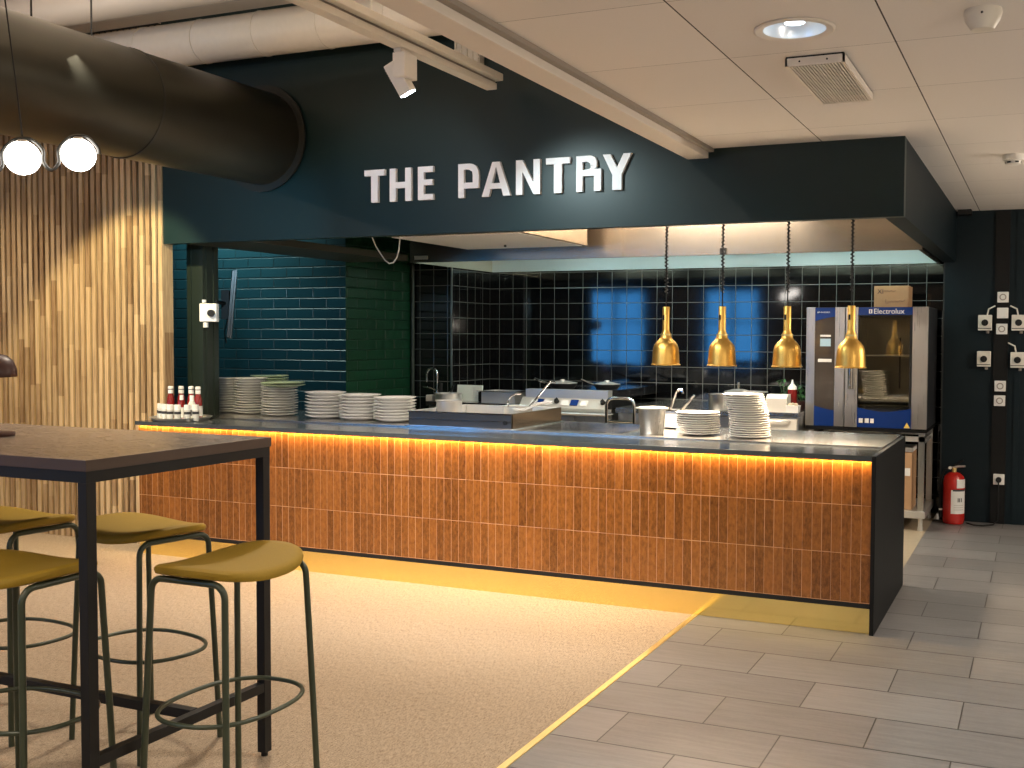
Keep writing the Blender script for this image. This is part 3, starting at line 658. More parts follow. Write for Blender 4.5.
# pots in the well
def pot(name, lab, loc, r, h, cat='pot', mat='steel'):
    t = thing(name, lab, cat, loc)
    MB().lathe([(.001, 0), (r * .92, 0), (r, .01), (r, h), (r * 1.06, h + .003), (r * 1.06, h + .006), (r * .97, h + .004), (r * .95, .006), (.001, .006)], 36).build('pot_body', mat, t, smooth=True)
    return t
t = pot('soup_pot', 'round steel soup pot at the left end of the serving well', (-2.86, .72, CT + .006), .085, .14)
t2 = pot('sauce_pot', 'round steel pot with a ladle at the right end of the serving well', (-2.44, .90, CT + .006), .095, .105)
def ladle(lab, p0, p1, r=.007, hook=None, cat='ladle', bowl=True):
    t = thing('ladle', lab, cat, p0); d = Vector(p1) - Vector(p0)
    pts = [(0, 0, 0), tuple(d * .5), tuple(d)]
    if hook: pts += [tuple(d + Vector(h)) for h in hook]
    MB().tube(pts, r, 8).build('handle', 'chrome', t, smooth=True)
    if bowl: MB().lathe([(.001, 0), (.02, .004), (.034, .02), (.037, .035), (.035, .035), (.02, .008), (.001, .004)], 20).build('ladle_bowl', 'steel', t, (0, 0, -.03), smooth=True)
ladle('steel ladle leaning up out of the right-hand soup pot', (-2.42, .92, .96), (-2.215, .92, 1.19), .006, [(.02, 0, .004), (.035, 0, -.01)])
ladle('short curved ladle handle on the left of the right-hand soup pot', (-2.50, .88, .96), (-2.505, .88, 1.05), .006, [(.02, 0, .035), (.06, 0, .055), (.10, 0, .055)])
o = MB().tube([(-2.42, .80, 1.01), (-2.33, .80, 1.012), (-2.25, .80, 1.05), (-2.14, .80, 1.065)], .009, 8).build('serving_spoon', 'steel', smooth=True); tag(o, 'cream-coloured serving spoon lying across the end of the serving well', 'spoon')
# inset hob panel on counter
o = MB().box(-2.16, -1.55, .52, 1.12, 0, .004, .001).build('warming_plate', plain('dark_glass_hotplate', (.05, .05, .05), .12, nz=.3, nscale=60), loc=(0, 0, CT)); tag(o, 'dark flat warming plate set in the steel worktop right of the serving well', 'hotplate')
# bain-marie pots under left lamp
t = thing('bain_marie_pot', 'tall steel bain-marie pot with a flared rim under the leftmost heat lamp', 'pot', (-1.40, .62, CT))
MB().lathe([(.001, 0), (.068, 0), (.072, .008), (.082, .145), (.100, .148), (.101, .153), (.08, .155), (.077, .14), (.066, .01), (.001, .008)], 36).build('pot_body', 'steelv', t, smooth=True)
MB().lathe([(.001, .0), (.079, .0), (.079, .004), (.001, .006)], 32).build('pot_lid', 'steel', t, (0, 0, .154), smooth=True)
t = thing('food_container', 'square steel food container with two tongs behind the bain-marie pot', 'container', (-1.37, 1.04, CT))
MB().box(-.10, .10, -.08, .08, 0, .008).box(-.10, -.094, -.08, .08, 0, .115).box(.094, .10, -.08, .08, 0, .115).box(-.1, .1, -.08, -.074, 0, .115).box(-.1, .1, .074, .08, 0, .115).build('container_body', 'steel', t)
MB().box(-.115, .115, -.095, -.08, .112, .117).box(-.115, .115, .08, .095, .112, .117).box(-.115, -.1, -.08, .08, .112, .117).box(.1, .115, -.08, .08, .112, .117).build('rim', 'chrome', t)
ladle('steel ladle with a hooked end standing in the square container', (-1.44, 1.0, .96), (-1.375, 1.0, 1.135), .008, [(.015, 0, .018), (.035, 0, .018), (.045, 0, -.005)])
ladle('flat tong handle leaning right out of the square container', (-1.42, 1.06, .95), (-1.275, 1.06, 1.12), .010, None, 'tongs', False)

# ------------------------------------------------------------------ back kitchen bench
BZ = .9
bn = thing('kitchen_bench', 'stainless steel sink bench left of the cooking range', 'worktop', (-2.6, 3.4, 0))
def bb(m, x0, x1, y0, y1, z0, z1, bev=0): return m.box(x0 + 2.6, x1 + 2.6, y0 - 3.4, y1 - 3.4, z0, z1, bev)
bb(MB(), -4.33, -3.38, 2.8, 4.04, BZ - .04, BZ).build('bench_top', 'steeltop', bn)
bb(MB(), -4.33, -3.38, 2.86, 4.0, .12, BZ - .04).build('cabinet', 'steelv', bn)
for xx in (-4.28, -3.43): bb(MB(), xx - .02, xx + .02, 2.9, 2.94, .001, .12).build('leg', 'steel', bn)
bn2 = thing('kitchen_bench', 'stainless steel bench between the range and the drawer cabinet', 'worktop', (-2.6, 3.4, 0))
bb(MB(), -2.50, -1.30, 2.8, 4.04, BZ - .04, BZ).build('bench_top', 'steeltop', bn2)
bb(MB(), -2.50, -1.30, 2.86, 4.0, .12, BZ - .04).build('cabinet', 'steelv', bn2)
for xx in (-2.47, -1.35): bb(MB(), xx - .02, xx + .02, 2.9, 2.94, .001, .12).build('leg', 'steel', bn2)
cb = thing('drawer_cabinet', 'white-fronted steel drawer cabinet left of the oven', 'cabinet', (-1.12, 2.9, 0))
MB().box(-.165, .125, -.03, 1.0, .863, .90, .003).build('cabinet_top', 'steeltop', cb)
MB().box(-.16, .12, .0, 1.0, .1, .862).build('cabinet_body', 'steelv', cb)
dr = MB().box(-.15, .11, -.02, -.001, .66, .85, .003).build('drawer', 'offwhite', cb)
MB().tube([(-.12, -.02, .832), (-.12, -.045, .832), (.02, -.045, .832), (.06, -.02, .832)], .007, 8).build('drawer_handle', 'steel', dr, smooth=True)
MB().box(-.15, .11, -.02, -.001, .12, .65, .003).build('door', 'offwhite', cb)
for xx in (-.13, .10): MB().cyl((xx, .04, 0.001), (xx, .04, .1), .018, seg=12).build('foot', 'steel', cb)
# range
rg = thing('cooking_range', 'stainless steel induction range with sloped white control panels behind the counter', 'range', (-2.96, 2.8, 0))
MB().box(-.40, .41, .03, 1.2, .12, .88).build('range_body', 'steelv', rg)
MB().prism([(.0, .965), (.10, .965), (.10, 1.035), (.0, 1.035)], 'x', -.37, .39).build('front_band', 'steel', rg)
MB().prism([(-.07, .885), (.0, .965), (.1, .965), (.1, .86), (-.06, .86)], 'x', -.40, .38).build('control_panel', plain('pale_steel_fascia', (.66, .66, .62), .3, metal=.5), rg)
MB().box(-.37, .39, .10, 1.2, .96, 1.033).build('hob_surface', plain('black_ceramic_hob', (.012, .012, .014), .08), rg)
MB().box(-.37, .42, .02, .5, .88, .96).build('under_hob', 'blackpanel', rg)
ang = math.atan2(.08, .07)
def onpanel(px, s):   # point on the sloped fascia: s 0..1 from bottom
    return (px, -.07 + .07 * s - .004, .885 + .08 * s + .003)
for a, c in ((-.30, -.24), (-.19, -.13), (-.02, .05), (.16, .22)):
    p = onpanel((a + c) / 2, .5); MB().box(-(c - a) / 2, (c - a) / 2, -.028, .028, -.002, .002).build('touch_label', 'label', rg, p, (ang, 0, 0))
for a in (-.215, .10):
    p = onpanel(a, .55); MB().box(-.035, .035, -.03, .03, -.002, .002).build('blue_display', 'blue', rg, p, (ang, 0, 0))
for a in (-.06, .36):
    p = onpanel(a, .6); MB().cyl((0, 0, 0), (0, 0, .025), .022, .018, seg=16).box(-.003, .003, -.02, .02, .024, .032).build('knob', 'black', rg, p, (ang, 0, 0), True)
MB().cyl((-.1, -.09, .84), (.42, -.09, .84), .012, seg=12).build('towel_rail', 'steel', rg, smooth=True)
for xx in (-.1, .16, .42): MB().cyl((xx, -.09, .84), (xx, .04, .84), .007, seg=8).build('rail_bracket', 'steel', rg)
for xx in (-.36, .37): MB().cyl((xx, .1, .001), (xx, .1, .12), .02, seg=12).build('foot', 'steel', rg)
def pan(lab, loc, r, ang):
    t = thing('frying_pan', lab, 'pan', loc, ang)
    MB().lathe([(.001, 0), (r * .8, 0), (r, .035), (r * 1.02, .037), (r * .98, .037), (r * .78, .005), (.001, .005)], 32).build('pan_body', 'cook', t, smooth=True)
    MB().tube([(r * .95, 0, .03), (r * 1.5, 0, .05), (r * 2.1, 0, .075)], .010, 8).build('handle', 'chrome', t, smooth=True)
    MB().lathe([(.001, .03), (.02, .03), (.022, .018), (r * .5, .012), (r, .0), (r, -.004), (.001, -.004)][::-1], 32).build('pan_lid', 'steel', t, (0, 0, .045), smooth=True)
pan('black frying pan with lid on the left of the range top', (-3.12, 3.1, 1.036), .13, PI)
pan('black frying pan with lid on the right of the range top', (-2.70, 3.1, 1.036), .115, PI)
# rail hoops right of range
t = thing('guard_rail', 'bent steel tube guard hoop standing right of the range', 'rail', (-2.37, 2.6, 0))
def hoop(yy):
    p = [(-.13, yy, .001), (-.13, yy, .90)] + arc((-.07, .93), .06, PI, PI / 2, 5, lambda u, v: (u, yy, v)) + arc((.05, .93), .06, PI / 2, 0, 5, lambda u, v: (u, yy, v)) + [(.11, yy, .001)]
    return MB().tube(p, .013, 10)
hoop(0).build('hoop', 'chrome', t, smooth=True)
MB().tube([(-.13, 0, .80), (.11, 0, .80)], .008, 8).build('crossbar', 'chrome', t, smooth=True)
# sink area
fc = thing('kitchen_tap', 'chrome gooseneck kitchen tap with a lever left of the white board', 'tap', (-4.30, 2.95, BZ))
pts = [(0, 0, .0), (0, 0, .19)] + arc((-.055, .20), .055, 0, PI, 12, lambda u, v: (u, 0, v + .035)) + [(-.11, 0, .165)]
MB().tube(pts, .011, 10).build('spout', 'chrome', fc, smooth=True)
MB().cyl((0, 0, 0), (0, 0, .09), .024, .018, seg=16).build('tap_body', 'chrome', fc, smooth=True)
MB().tube([(0, 0, .09), (-.05, -.02, .115), (-.13, -.03, .125)], .008, 8).build('lever', 'chrome', fc, smooth=True)
MB().cyl((.035, 0, .05), (.04, 0, .16), .016, seg=12).build('spray_handle', 'black', fc, smooth=True)
o = MB().box(-4.335, -4.27, 2.81, 2.90, BZ, BZ + .055, .004).build('soap_box', 'offwhite'); tag(o, 'pale green-white plastic box beside the tap', 'box')
t = pot('mixing_bowl', 'small steel bowl below the gooseneck tap', (-4.13, 2.86, BZ), .12, .07, 'bowl')
t = thing('knife', 'dark-handled knife standing in the bowl below the tap', 'knife', (-4.14, 2.86, BZ + .012))
MB().box(-.012, .012, -.004, .004, .0, .08).build('blade', 'steel', t, rot=(0, .4, 0))
MB().tube([(.03, 0, .075), (.06, 0, .13)], .010, 8).build('handle', 'black', t, smooth=True)
t = thing('notice_board', 'white plastic board with faint dark lines propped behind the tap', 'board', (-4.00, 3.0, BZ), 0)
MB().box(-.13, .13, 0, .012, 0, .145, .002).build('board_panel', plain('pale_green_board', (.70, .76, .70), .4), t, rot=(-.12, 0, 0))
for k in range(5): MB().box(.03, .12, -.002, .0, .03 + k * .022, .034 + k * .022).build('ruled_line', 'steel', t, rot=(-.12, 0, 0))
o = MB().box(-3.88, -3.83, 2.95, 3.25, BZ, BZ + .09, .006).build('dark_tub', 'blackpanel'); tag(o, 'black plastic tub left of the steel food pan', 'tub')
t = thing('food_pan', 'rectangular steel gastronorm pan with a wide rim on the back bench', 'pan', (-3.65, 3.02, BZ))
MB().prism([(-.15, 0), (.15, 0), (.17, .10), (.163, .10), (.143, .006), (-.143, .006), (-.163, .10), (-.17, .10)], 'y', -.12, .12).build('pan_body', 'steel', t)
for yy in (-.125, .12): MB().box(-.165, .165, yy, yy + .005, 0, .1).build('pan_end', 'steel', t)
MB().box(-.20, .20, -.155, -.12, .098, .103).box(-.2, .2, .12, .155, .098, .103).box(-.2, -.165, -.12, .12, .098, .103).box(.165, .2, -.12, .12, .098, .103).build('rim', 'chrome', t)
# right bench items
t = pot('steel_bowl', 'flared steel mixing bowl behind the short plate stack', (-1.66, 2.95, BZ), .085, .125, 'bowl', 'steelv')
t = thing('lidded_pan', 'steel lidded pan with a knob behind the mixing bowl', 'pan', (-1.58, 3.25, BZ))
MB().cyl((0, 0, 0), (0, 0, .13), .10, seg=32).build('pan_body', 'steel', t, smooth=True)
MB().lathe([(.12, .13), (.12, .136), (.05, .155), (.001, .157)], 32).build('pan_lid', 'steel', t, smooth=True)
MB().cyl((0, 0, .155), (0, 0, .215), .014, seg=12).build('lid_knob', 'chrome', t, smooth=True)
t = thing('shallow_pan', 'shallow steel pan with a flat rim behind the leaning plate stack', 'pan', (-1.42, 3.05, BZ))
MB().lathe([(.001, 0), (.09, 0), (.11, .14), (.135, .145), (.135, .15), (.105, .15), (.085, .006), (.001, .006)], 32).build('pan_body', 'steel', t, smooth=True)
o = MB().prism([(-.07, 0), (.085, 0), (.085, .135), (-.02, .135), (-.07, .105)], 'x', -.08, .085).build('napkin_dispenser', 'offwhite', loc=(-1.185, 2.98, BZ)); tag(o, 'cream plastic dispenser box with a sloped top on the drawer cabinet', 'dispenser')
t = thing('squeeze_bottle', 'red squeeze bottle with a pointed white nozzle behind the cream dispenser', 'bottle', (-1.10, 3.12, BZ))
MB().lathe([(.001, 0), (.036, 0), (.038, .01), (.038, .17), (.001, .172)], 24).build('bottle_body', 'ketchup', t, smooth=True)
MB().lathe([(.037, .17), (.035, .19), (.010, .22), (.005, .25), (.001, .25)], 24).build('nozzle', 'cap', t, smooth=True)
for (X, Y, h, lab, n) in ((-1.205, 3.3, .24, 'green herb plant left of the squeeze bottle', 26), (-1.065, 3.30, .20, 'green herb plant right of the squeeze bottle', 22)):
    t = thing('herb_plant', lab, 'plant', (X, Y, BZ))
    MB().lathe([(.001, 0), (.035, 0), (.045, .07), (.001, .07)], 20).build('pot', 'maroon', t, smooth=True)
    m_ = MB()
    for k in range(n):
        a = random.uniform(0, 2 * PI); rr = random.uniform(.01, .065); z = random.uniform(.08, h)
        R_ = Matrix.Translation((rr * math.cos(a), rr * math.sin(a), z)) @ Matrix.Rotation(a, 4, 'Z') @ Matrix.Rotation(random.uniform(-.9, .9), 4, 'Y')
        vs = [m_.bm.verts.new(R_ @ Vector(p)) for p in ((-.025, 0, 0), (0, -.013, .004), (.03, 0, 0), (0, .013, .004))]; m_.bm.faces.new(vs)
        m_.cyl((0, 0, .06), (rr * math.cos(a), rr * math.sin(a), z), .0012, seg=4, caps=False)
    m_.build('foliage', 'green', t)
t = thing('storage_tub', 'small white tub of pale pieces at the right edge of the drawer cabinet', 'tub', (-1.05, 2.93, BZ))
MB().prism([(-.045, 0), (.045, 0), (.052, .055), (-.052, .055)], 'y', -.04, .04).build('tub_body', 'white', t)
m_ = MB()
for k in range(8): m_.sphere((random.uniform(-.03, .03), random.uniform(-.025, .025), .06), .015, 10)
c_ = m_.build('contents', 'bread', t, smooth=True)
# ------------------------------------------------------------------ combi oven
OX0, OX1, OY, OZ0, OZ1 = -.990, -.060, 3.1, .79, 1.728
ov = thing('combi_oven', 'tall stainless steel and blue combi oven with a large glass door', 'oven', (OX0, OY, OZ0))
OW, OH = OX1 - OX0, OZ1 - OZ0
MB().box(0, OW, .72, .75, 0, OH).box(0, .03, .03, .72, 0, OH).box(OW - .03, OW, .03, .72, 0, OH).box(0.03, OW - .03, .03, .72, 0, .17).box(.03, OW - .03, .03, .72, OH - .07, OH).box(.30, .36, .03, .72, .17, OH - .07).build('oven_body', 'ovenbody', ov)
def o2(px): return (px - 807.) / 121.5 * OW
MB().box(0, o2(816), -.004, .03, .0, OH, .003).build('steel_strip', 'steelv', ov)
MB().box(o2(836.5), o2(846.5), -.004, .03, .0, OH, .003).build('steel_strip', 'steelv', ov)
cp = MB().box(o2(816), o2(836.5), .0, .03, .0, OH - .004).build('control_panel', 'panel', ov)
def arcpanel(x0, x1, ztop, zbot, curve, up):
    n = 10; pts = []
    for i in range(n + 1):
        t = i / n; pts.append((x0 + (x1 - x0) * t, (zbot if up else ztop) + (-curve if up else curve) * 4 * (t - .5) ** 2 * -1))
    return pts
MB().prism([(o2(816), OH - .004), (o2(836.5), OH - .004)] + [(o2(836.5) + (o2(816) - o2(836.5)) * i / 6, OH - .075 - .035 * (i / 6) ** 1.5) for i in range(7)], 'y', -.003, .0).build('top_panel', 'blue', cp)
MB().prism([(o2(816), .0), (o2(836.5), .0)] + [(o2(836.5) + (o2(816) - o2(836.5)) * i / 6, .125 + .035 * (i / 6) ** 1.5) for i in range(7)], 'y', -.003, .0).build('bottom_panel', 'blue', cp)
o = MB().box(o2(821), o2(833), -.004, .0, .575, .735).build('display', 'panel', cp)
MB().box(o2(821.6), o2(832.4), -.006, -.004, .63, .69).build('display_screen', 'display', cp)
MB().box(o2(821.6), o2(832.4), -.006, -.004, .705, .72).build('display_bar', 'label', cp)
MB().box(o2(819.5), o2(833.5), -.006, .0, .505, .53, .002).build('select_button', 'white', cp)
text_mesh('brand_text', 'air-o-steam', .022, .0006, 'label', cp, (o2(818), -.0045, OH - .045), (PI / 2, 0, 0))
dg = MB()
dx0, dx1, dx2, dx3 = o2(847.5), o2(860), o2(913.5), OW
door = MB().box(dx0, dx1, -.012, .03, .0, OH, .003).box(dx2, dx3, -.012, .03, .0, OH, .003).build('door', 'steelv', ov)
MB().box(dx1, dx2, -.006, .02, OH - .062, OH - .002).build('top_panel', 'blue', door)
MB().prism([(dx1, .0), (dx2, .0), (dx2, .155)] + [(dx2 + (dx1 - dx2) * i / 8, .155 - .03 * math.sin(PI * i / 8)) for i in range(1, 8)] + [(dx1, .155)], 'y', -.006, .02).build('bottom_panel', 'blue', door)
MB().box(dx1, dx2, .0, .006, .15, OH - .06).build('door_glass', 'glass', door)
MB().box(dx1, dx1 + .006, -.004, .02, .15, OH - .06).box(dx2 - .02, dx2, -.004, .02, .15, OH - .06).build('gasket', 'black', door)
MB().cyl((dx0 + .05, -.06, .30), (dx0 + .05, -.06, .56), .020, seg=16).cyl((dx0 + .05, -.06, .32), (dx0 + .05, -.012, .32), .008, seg=8).cyl((dx0 + .05, -.06, .54), (dx0 + .05, -.012, .54), .008, seg=8).build('door_handle', 'chrome', door, smooth=True)
text_mesh('brand_text', 'Electrolux', .056, .0008, 'label', door, (o2(875), -.0075, OH - .052), (PI / 2, 0, 0))
MB().box(o2(870.5), o2(873.8), -.008, -.006, OH - .05, OH - .018).build('brand_mark', 'label', door)
MB().box(o2(871.7), o2(872.6), -.009, -.008, OH - .046, OH - .022).build('brand_mark_detail', 'blue', door)
for a, c in ((862, 866), (868, 872), (873.5, 877)): MB().box(o2(a), o2(c), -.008, -.006, .035, .07).build('sticker', 'label', door)
MB().box(o2(866), o2(868), -.009, -.006, .037, .068).build('sticker', 'ink', door)
MB().prism([(o2(906.5), .005), (o2(912.5), .005), (o2(909.5), .048)], 'y', -.008, -.006).build('warning_sticker', 'yellow', door)
MB().box(.37, OW - .035, .68, .72, .17, OH - .07).box(.362, .37, .04, .7, .17, OH - .07).box(.37, OW - .035, .04, .7, .165, .172).build('cavity_lining', 'ovenin', ov)
MB().box(.37, OW - .04, .1, .66, .555, .563).build('rack', 'steel', ov)
MB().box(.37, OW - .04, .1, .66, .20, .208).build('rack', 'steel', ov)
MB().cyl((.70, .2, .3), (.70, .2, .70), .006, seg=8).build('probe', 'black', ov)
stack('baking_plate', .112, .016, 'plategreen', 13, OX0 + .50, OY + .30, .0175, 'pale plate in the stack behind the oven door glass', 'topmost pale plate of the stack behind the oven door glass', 'plates inside the oven', z=OZ0 + .209)
# box on top
cbx = thing('cardboard_box', 'brown cardboard box with handwriting on top of the oven', 'box', (-.345, 3.3, OZ1 + .001))
MB().box(-.135, .125, -.12, .15, 0, .165, .002).build('box_body', 'card', cbx)
text_mesh('marker_text', 'XI', .05, .0005, 'ink', cbx, (-.11, -.1212, .105), (PI / 2, 0, 0))
m_ = MB()
for i, pts in enumerate(([(-.06, .125), (-.05, .13), (-.045, .12), (-.035, .128), (-.02, .122), (-.005, .128), (.01, .122), (.03, .127)], [(-.045, .06), (-.045, .03), (-.03, .03), (-.022, .045), (-.015, .032), (0, .05), (.01, .035), (.03, .05), (.04, .035), (.06, .05), (.08, .04), (.10, .055)])):
    m_.tube([(a, -.121, z) for a, z in pts], .0016, 5)
m_.build('handwriting', 'ink', cbx)
# stand
st = thing('oven_stand', 'stainless steel oven stand with a lower shelf and round feet', 'stand', (-.525, 3.1, 0))
for xx in (-.44, .405):
    for yy in (.02, .66):
        MB().box(xx, xx + .045, yy, yy + .045, .15, .775).build('leg', 'steelv', st)
        MB().cyl((xx + .022, yy + .022, .001), (xx + .022, yy + .022, .03), .022, seg=16).cyl((xx + .022, yy + .022, .03), (xx + .022, yy + .022, .10), .018, seg=16).build('foot', 'steel', st, smooth=True)
MB().box(-.46, .465, .0, .72, .76, .789).build('top_frame', 'blackpanel', st)
MB().box(-.44, .45, .02, .05, .69, .73).box(.41, .445, .06, .66, .67, .71).box(-.43, .41, .67, .70, .69, .73).build('rail', 'steel', st)
MB().box(-.46, .465, .0, .72, .10, .155, .003).build('shelf', 'steel', st)
o = MB().box(-.5, -.165, 3.15, 3.45, .156, .60, .003).build('cardboard_box', 'card'); tag(o, 'tall brown cardboard box standing on the lower shelf of the oven stand', 'box')
MB().box(-.225, -.18, 3.1475, 3.15, .42, .48).build('shipping_label', 'label', o)
o = MB().box(-.40, -.17, 3.2, 3.5, .602, .635).build('folded_carton', 'label'); tag(o, 'flat white carton lying on the cardboard box under the oven', 'box')

# ------------------------------------------------------------------ fire extinguisher
fe = thing('fire_extinguisher', 'red fire extinguisher with a white label standing by the dark back wall', 'fire extinguisher', (.112, 3.60, 0))
MB().lathe([(.001, .004), (.075, .004), (.082, .02), (.084, .04), (.084, .345), (.075, .385), (.045, .41), (.022, .418), (.001, .418)], 40).build('cylinder', 'red', fe, smooth=True)
MB().lathe([(.0845, .09), (.0845, .30), (.0842, .30), (.0842, .09)], 40, closed=True)
def wrap(a0, a1, z0, z1, r, mat, name):
    m = MB(); n = 10; A = []
    for i in range(n + 1):
        a = a0 + (a1 - a0) * i / n
        A.append((m.bm.verts.new((r * math.cos(a), r * math.sin(a), z0)), m.bm.verts.new((r * math.cos(a), r * math.sin(a), z1))))
    for i in range(n): m.bm.faces.new((A[i][0], A[i + 1][0], A[i + 1][1], A[i][1]))
    m.build(name, mat, fe, smooth=True)
wrap(-1.75, -.2, .09, .28, .0850, 'label', 'paper_label'); wrap(-1.25, -.2, .295, .365, .0850, 'label', 'paper_label'); wrap(-1.6, -.25, .27, .285, .0854, 'ink', 'label_stripe')
for k, (a, zz) in enumerate(((-1.15, .2), (-1.0, .2), (-.8, .2))): wrap(a, a + .1, zz - .016, zz + .016, .0856, 'ink', 'label_print')
for k in range(3): wrap(-1.5, -.5, .12 + .018 * k, .125 + .018 * k, .0856, 'platerim', 'label_line')
MB().cyl((0, 0, .418), (0, 0, .45), .018, seg=16).build('valve', 'brass', fe, smooth=True)
MB().tube([(-.02, 0, .45), (.03, 0, .462), (.085, -.01, .468)], .009, 8).build('carry_handle', 'steel', fe, smooth=True)
MB().tube([(-.01, 0, .462), (.03, 0, .49), (.07, -.01, .515)], .007, 8).build('lever', 'black', fe, smooth=True)
MB().cyl((-.03, -.02, .45), (-.03, -.035, .452), .013, seg=14).build('gauge', 'offwhite', fe)
MB().tube([(-.02, .0, .44), (-.075, .02, .43), (-.105, .02, .35), (-.105, .0, .15), (-.10, -.01, .09)], .009, 8).cyl((-.10, -.01, .10), (-.10, -.01, .05), .016, .013, seg=12).build('hose', 'black', fe, smooth=True)
MB().cyl((-.10, -.012, .118), (-.10, -.012, .105), .014, seg=10).build('nozzle_ring', 'white', fe)

# ------------------------------------------------------------------ sockets on the back wall
WY = 3.75
tk = MB().box(-.055, .055, -.018, 0, .001, HC - .01).build('cable_trunking', 'blackpanel', loc=(.435, WY, 0)); tag(tk, 'black vertical cable trunking on the dark back wall', 'trunking')
tk = MB().box(-.02, .02, -.012, 0, .001, HC - .01).build('cable_trunking', 'navy', loc=(.56, WY, 0)); tag(tk, 'narrow dark conduit right of the black cable trunking', 'trunking')
def outlet(x, z, lab, kind, s=.042):
    t = thing('wall_socket', lab, 'socket', (x, WY - .0185, z), 0, 'white socket boxes on the trunking')
    MB().box(-s, s, -.035, 0, -s, s, .004).build('socket_box', 'white', t)
    if kind: MB().lathe([(.018, 0), (.026, 0), (.026, .003), (.018, .003)], 20, closed=True).build('socket_face', 'plasterdim', t, (0, -.035, 0), (PI / 2, 0, 0))
    return t
outlet(.445, 1.818, 'white wall socket topmost on the black trunking', 1)
outlet(.445, 1.692, 'white blank cover second from the top on the trunking', 0)
outlet(.441, 1.565, 'white switch plate third from the top on the trunking', 1)
outlet(.438, 1.110, 'white wall socket above the lowest of the upper group', 1)
outlet(.436, .993, 'white wall socket just below its twin at mid height', 1)
ol = outlet(.443, .362, 'white wall socket with a black plug low on the trunking', 0)
MB().cyl((0, -.036, 0), (0, -.072, 0), .022, seg=16).build('plug', 'black', ol, smooth=True)
def isolator(x, z, lab):
    t = thing('isolator_switch', lab, 'switch', (x, WY, z), 0, 'grey isolator switches beside the trunking')
    MB().box(-.052, .052, -.07, 0, -.062, .062, .005).build('switch_box', 'offwhite', t)
    MB().cyl((0, -.07, 0), (0, -.085, 0), .026, seg=20).box(-.006, .006, -.095, -.084, -.022, .022).build('rotary_knob', 'black', t)
    MB().box(-.05, .05, -.072, -.069, -.048, -.042).build('seam', 'black', t)
    MB().cyl((.02, -.035, -.062), (.02, -.035, -.085), .012, seg=12).build('cable_gland', 'plasterdim', t)
    return t
for x_, z_, l in ((.315, 1.615, 'grey isolator switch upper left of the trunking'), (.565, 1.615, 'grey isolator switch upper right of the trunking'), (.312, 1.325, 'grey isolator switch lower left of the trunking'), (.562, 1.320, 'grey isolator switch lower right of the trunking')):
    isolator(x_, z_, l)
for sx, x_, z_, l in ((1, .33, 1.675, 'short grey cable curving from the upper left isolator'), (-1, .56, 1.675, 'short grey cable curving from the upper right isolator'), (-1, .55, 1.38, 'short grey cable curving from the lower right isolator')):
    o = MB().tube([(x_, WY - .03, z_), (x_ + sx * .01, WY - .03, z_ + .05), (x_ + sx * .06, WY - .03, z_ + .075)], .006, 8).build('cable', 'offwhite', smooth=True); tag(o, l, 'cable')
o = MB().tube([(.443, WY - .085, .345), (.445, WY - .09, .2), (.44, WY - .07, .03), (.41, WY - .12, .008), (.34, WY - .2, .007), (.27, WY - .2, .007), (.21, WY - .12, .007)], .006, 8).build('power_cord', 'black', smooth=True); tag(o, 'black power cord hanging from the low socket to the floor', 'cord')

# switch box on post and tv on arm
t = thing('isolator_switch', 'white switch box with a black rotary knob on the dark post', 'switch', (-4.688, .525, 1.635), math.radians(20))
MB().box(-.066, .058, -.05, .0, -.060, .068, .005).build('switch_box', 'white', t)
MB().cyl((.025, -.05, .0), (.025, -.075, .0), .024, seg=20).build('rotary_knob', 'black', t, smooth=True)
MB().cyl((-.03, -.025, -.065), (-.03, -.025, -.10), .018, seg=12).cyl((-.04, -.025, .075), (-.04, -.025, .095), .014, seg=12).build('cable_gland', 'white', t)
R_TV = math.radians(37)
t = thing('wall_tv', 'thin black television seen edge-on on a swing arm from the dark post', 'television', (-4.90, 1.0, 1.70), R_TV)
MB().box(-.035, -.012, -.18, .42, -.24, .26, .003).build('screen_panel', 'screen', t, rot=(.0, math.radians(5), math.radians(4)))
MB().box(-.012, .0, -.185, .42, -.245, .265).build('frame', 'tvedge', t, rot=(.0, math.radians(5), math.radians(4)))
MB().box(-.09, -.035, -.05, .2, -.10, .12).build('bracket', 'black', t)
MB().tube([(-.06, .0, .02), (-.09, -.2, .02), (-.10, -.40, .02)], .014, 8).build('swing_arm', 'black', t, smooth=True)
MB().tube([(-.05, .0, -.1), (-.07, -.03, -.2), (-.06, .0, -.28)], .005, 6).build('cable', 'black', t, smooth=True)

# ------------------------------------------------------------------ bar table and stools
TX0, TX1, TY0, TY1, TZt = -3.95, -1.725, -3.197, -2.413, 1.127
tb = thing('bar_table', 'tall bar table with a brown wood top and black square steel frame', 'table', (TX0, TY0, 0))
TW, TD = TX1 - TX0, TY1 - TY0
tt = MB().box(0.002, TW - .002, .002, TD - .002, TZt - .032, TZt, .0005).build('tabletop', 'table', tb)
MB().box(0, TW, 0, .002, TZt - .032, TZt - .0004).box(0, TW, TD - .002, TD, TZt - .032, TZt - .0004).box(0, .002, .002, TD - .002, TZt - .032, TZt - .0004).box(TW - .002, TW, .002, TD - .002, TZt - .032, TZt - .0004).build('edge_band', plain('dark_brown_edge_band', (.070, .043, .030), .5, nz=.08), tt)
MB().box(.004, TW - .004, .004, .034, TZt - .066, TZt - .033).box(.004, TW - .004, TD - .034, TD - .004, TZt - .066, TZt - .033).box(TW - .034, TW - .004, .034, TD - .034, TZt - .066, TZt - .033).box(.004, .034, .034, TD - .034, TZt - .066, TZt - .033).build('apron', 'black', tb)
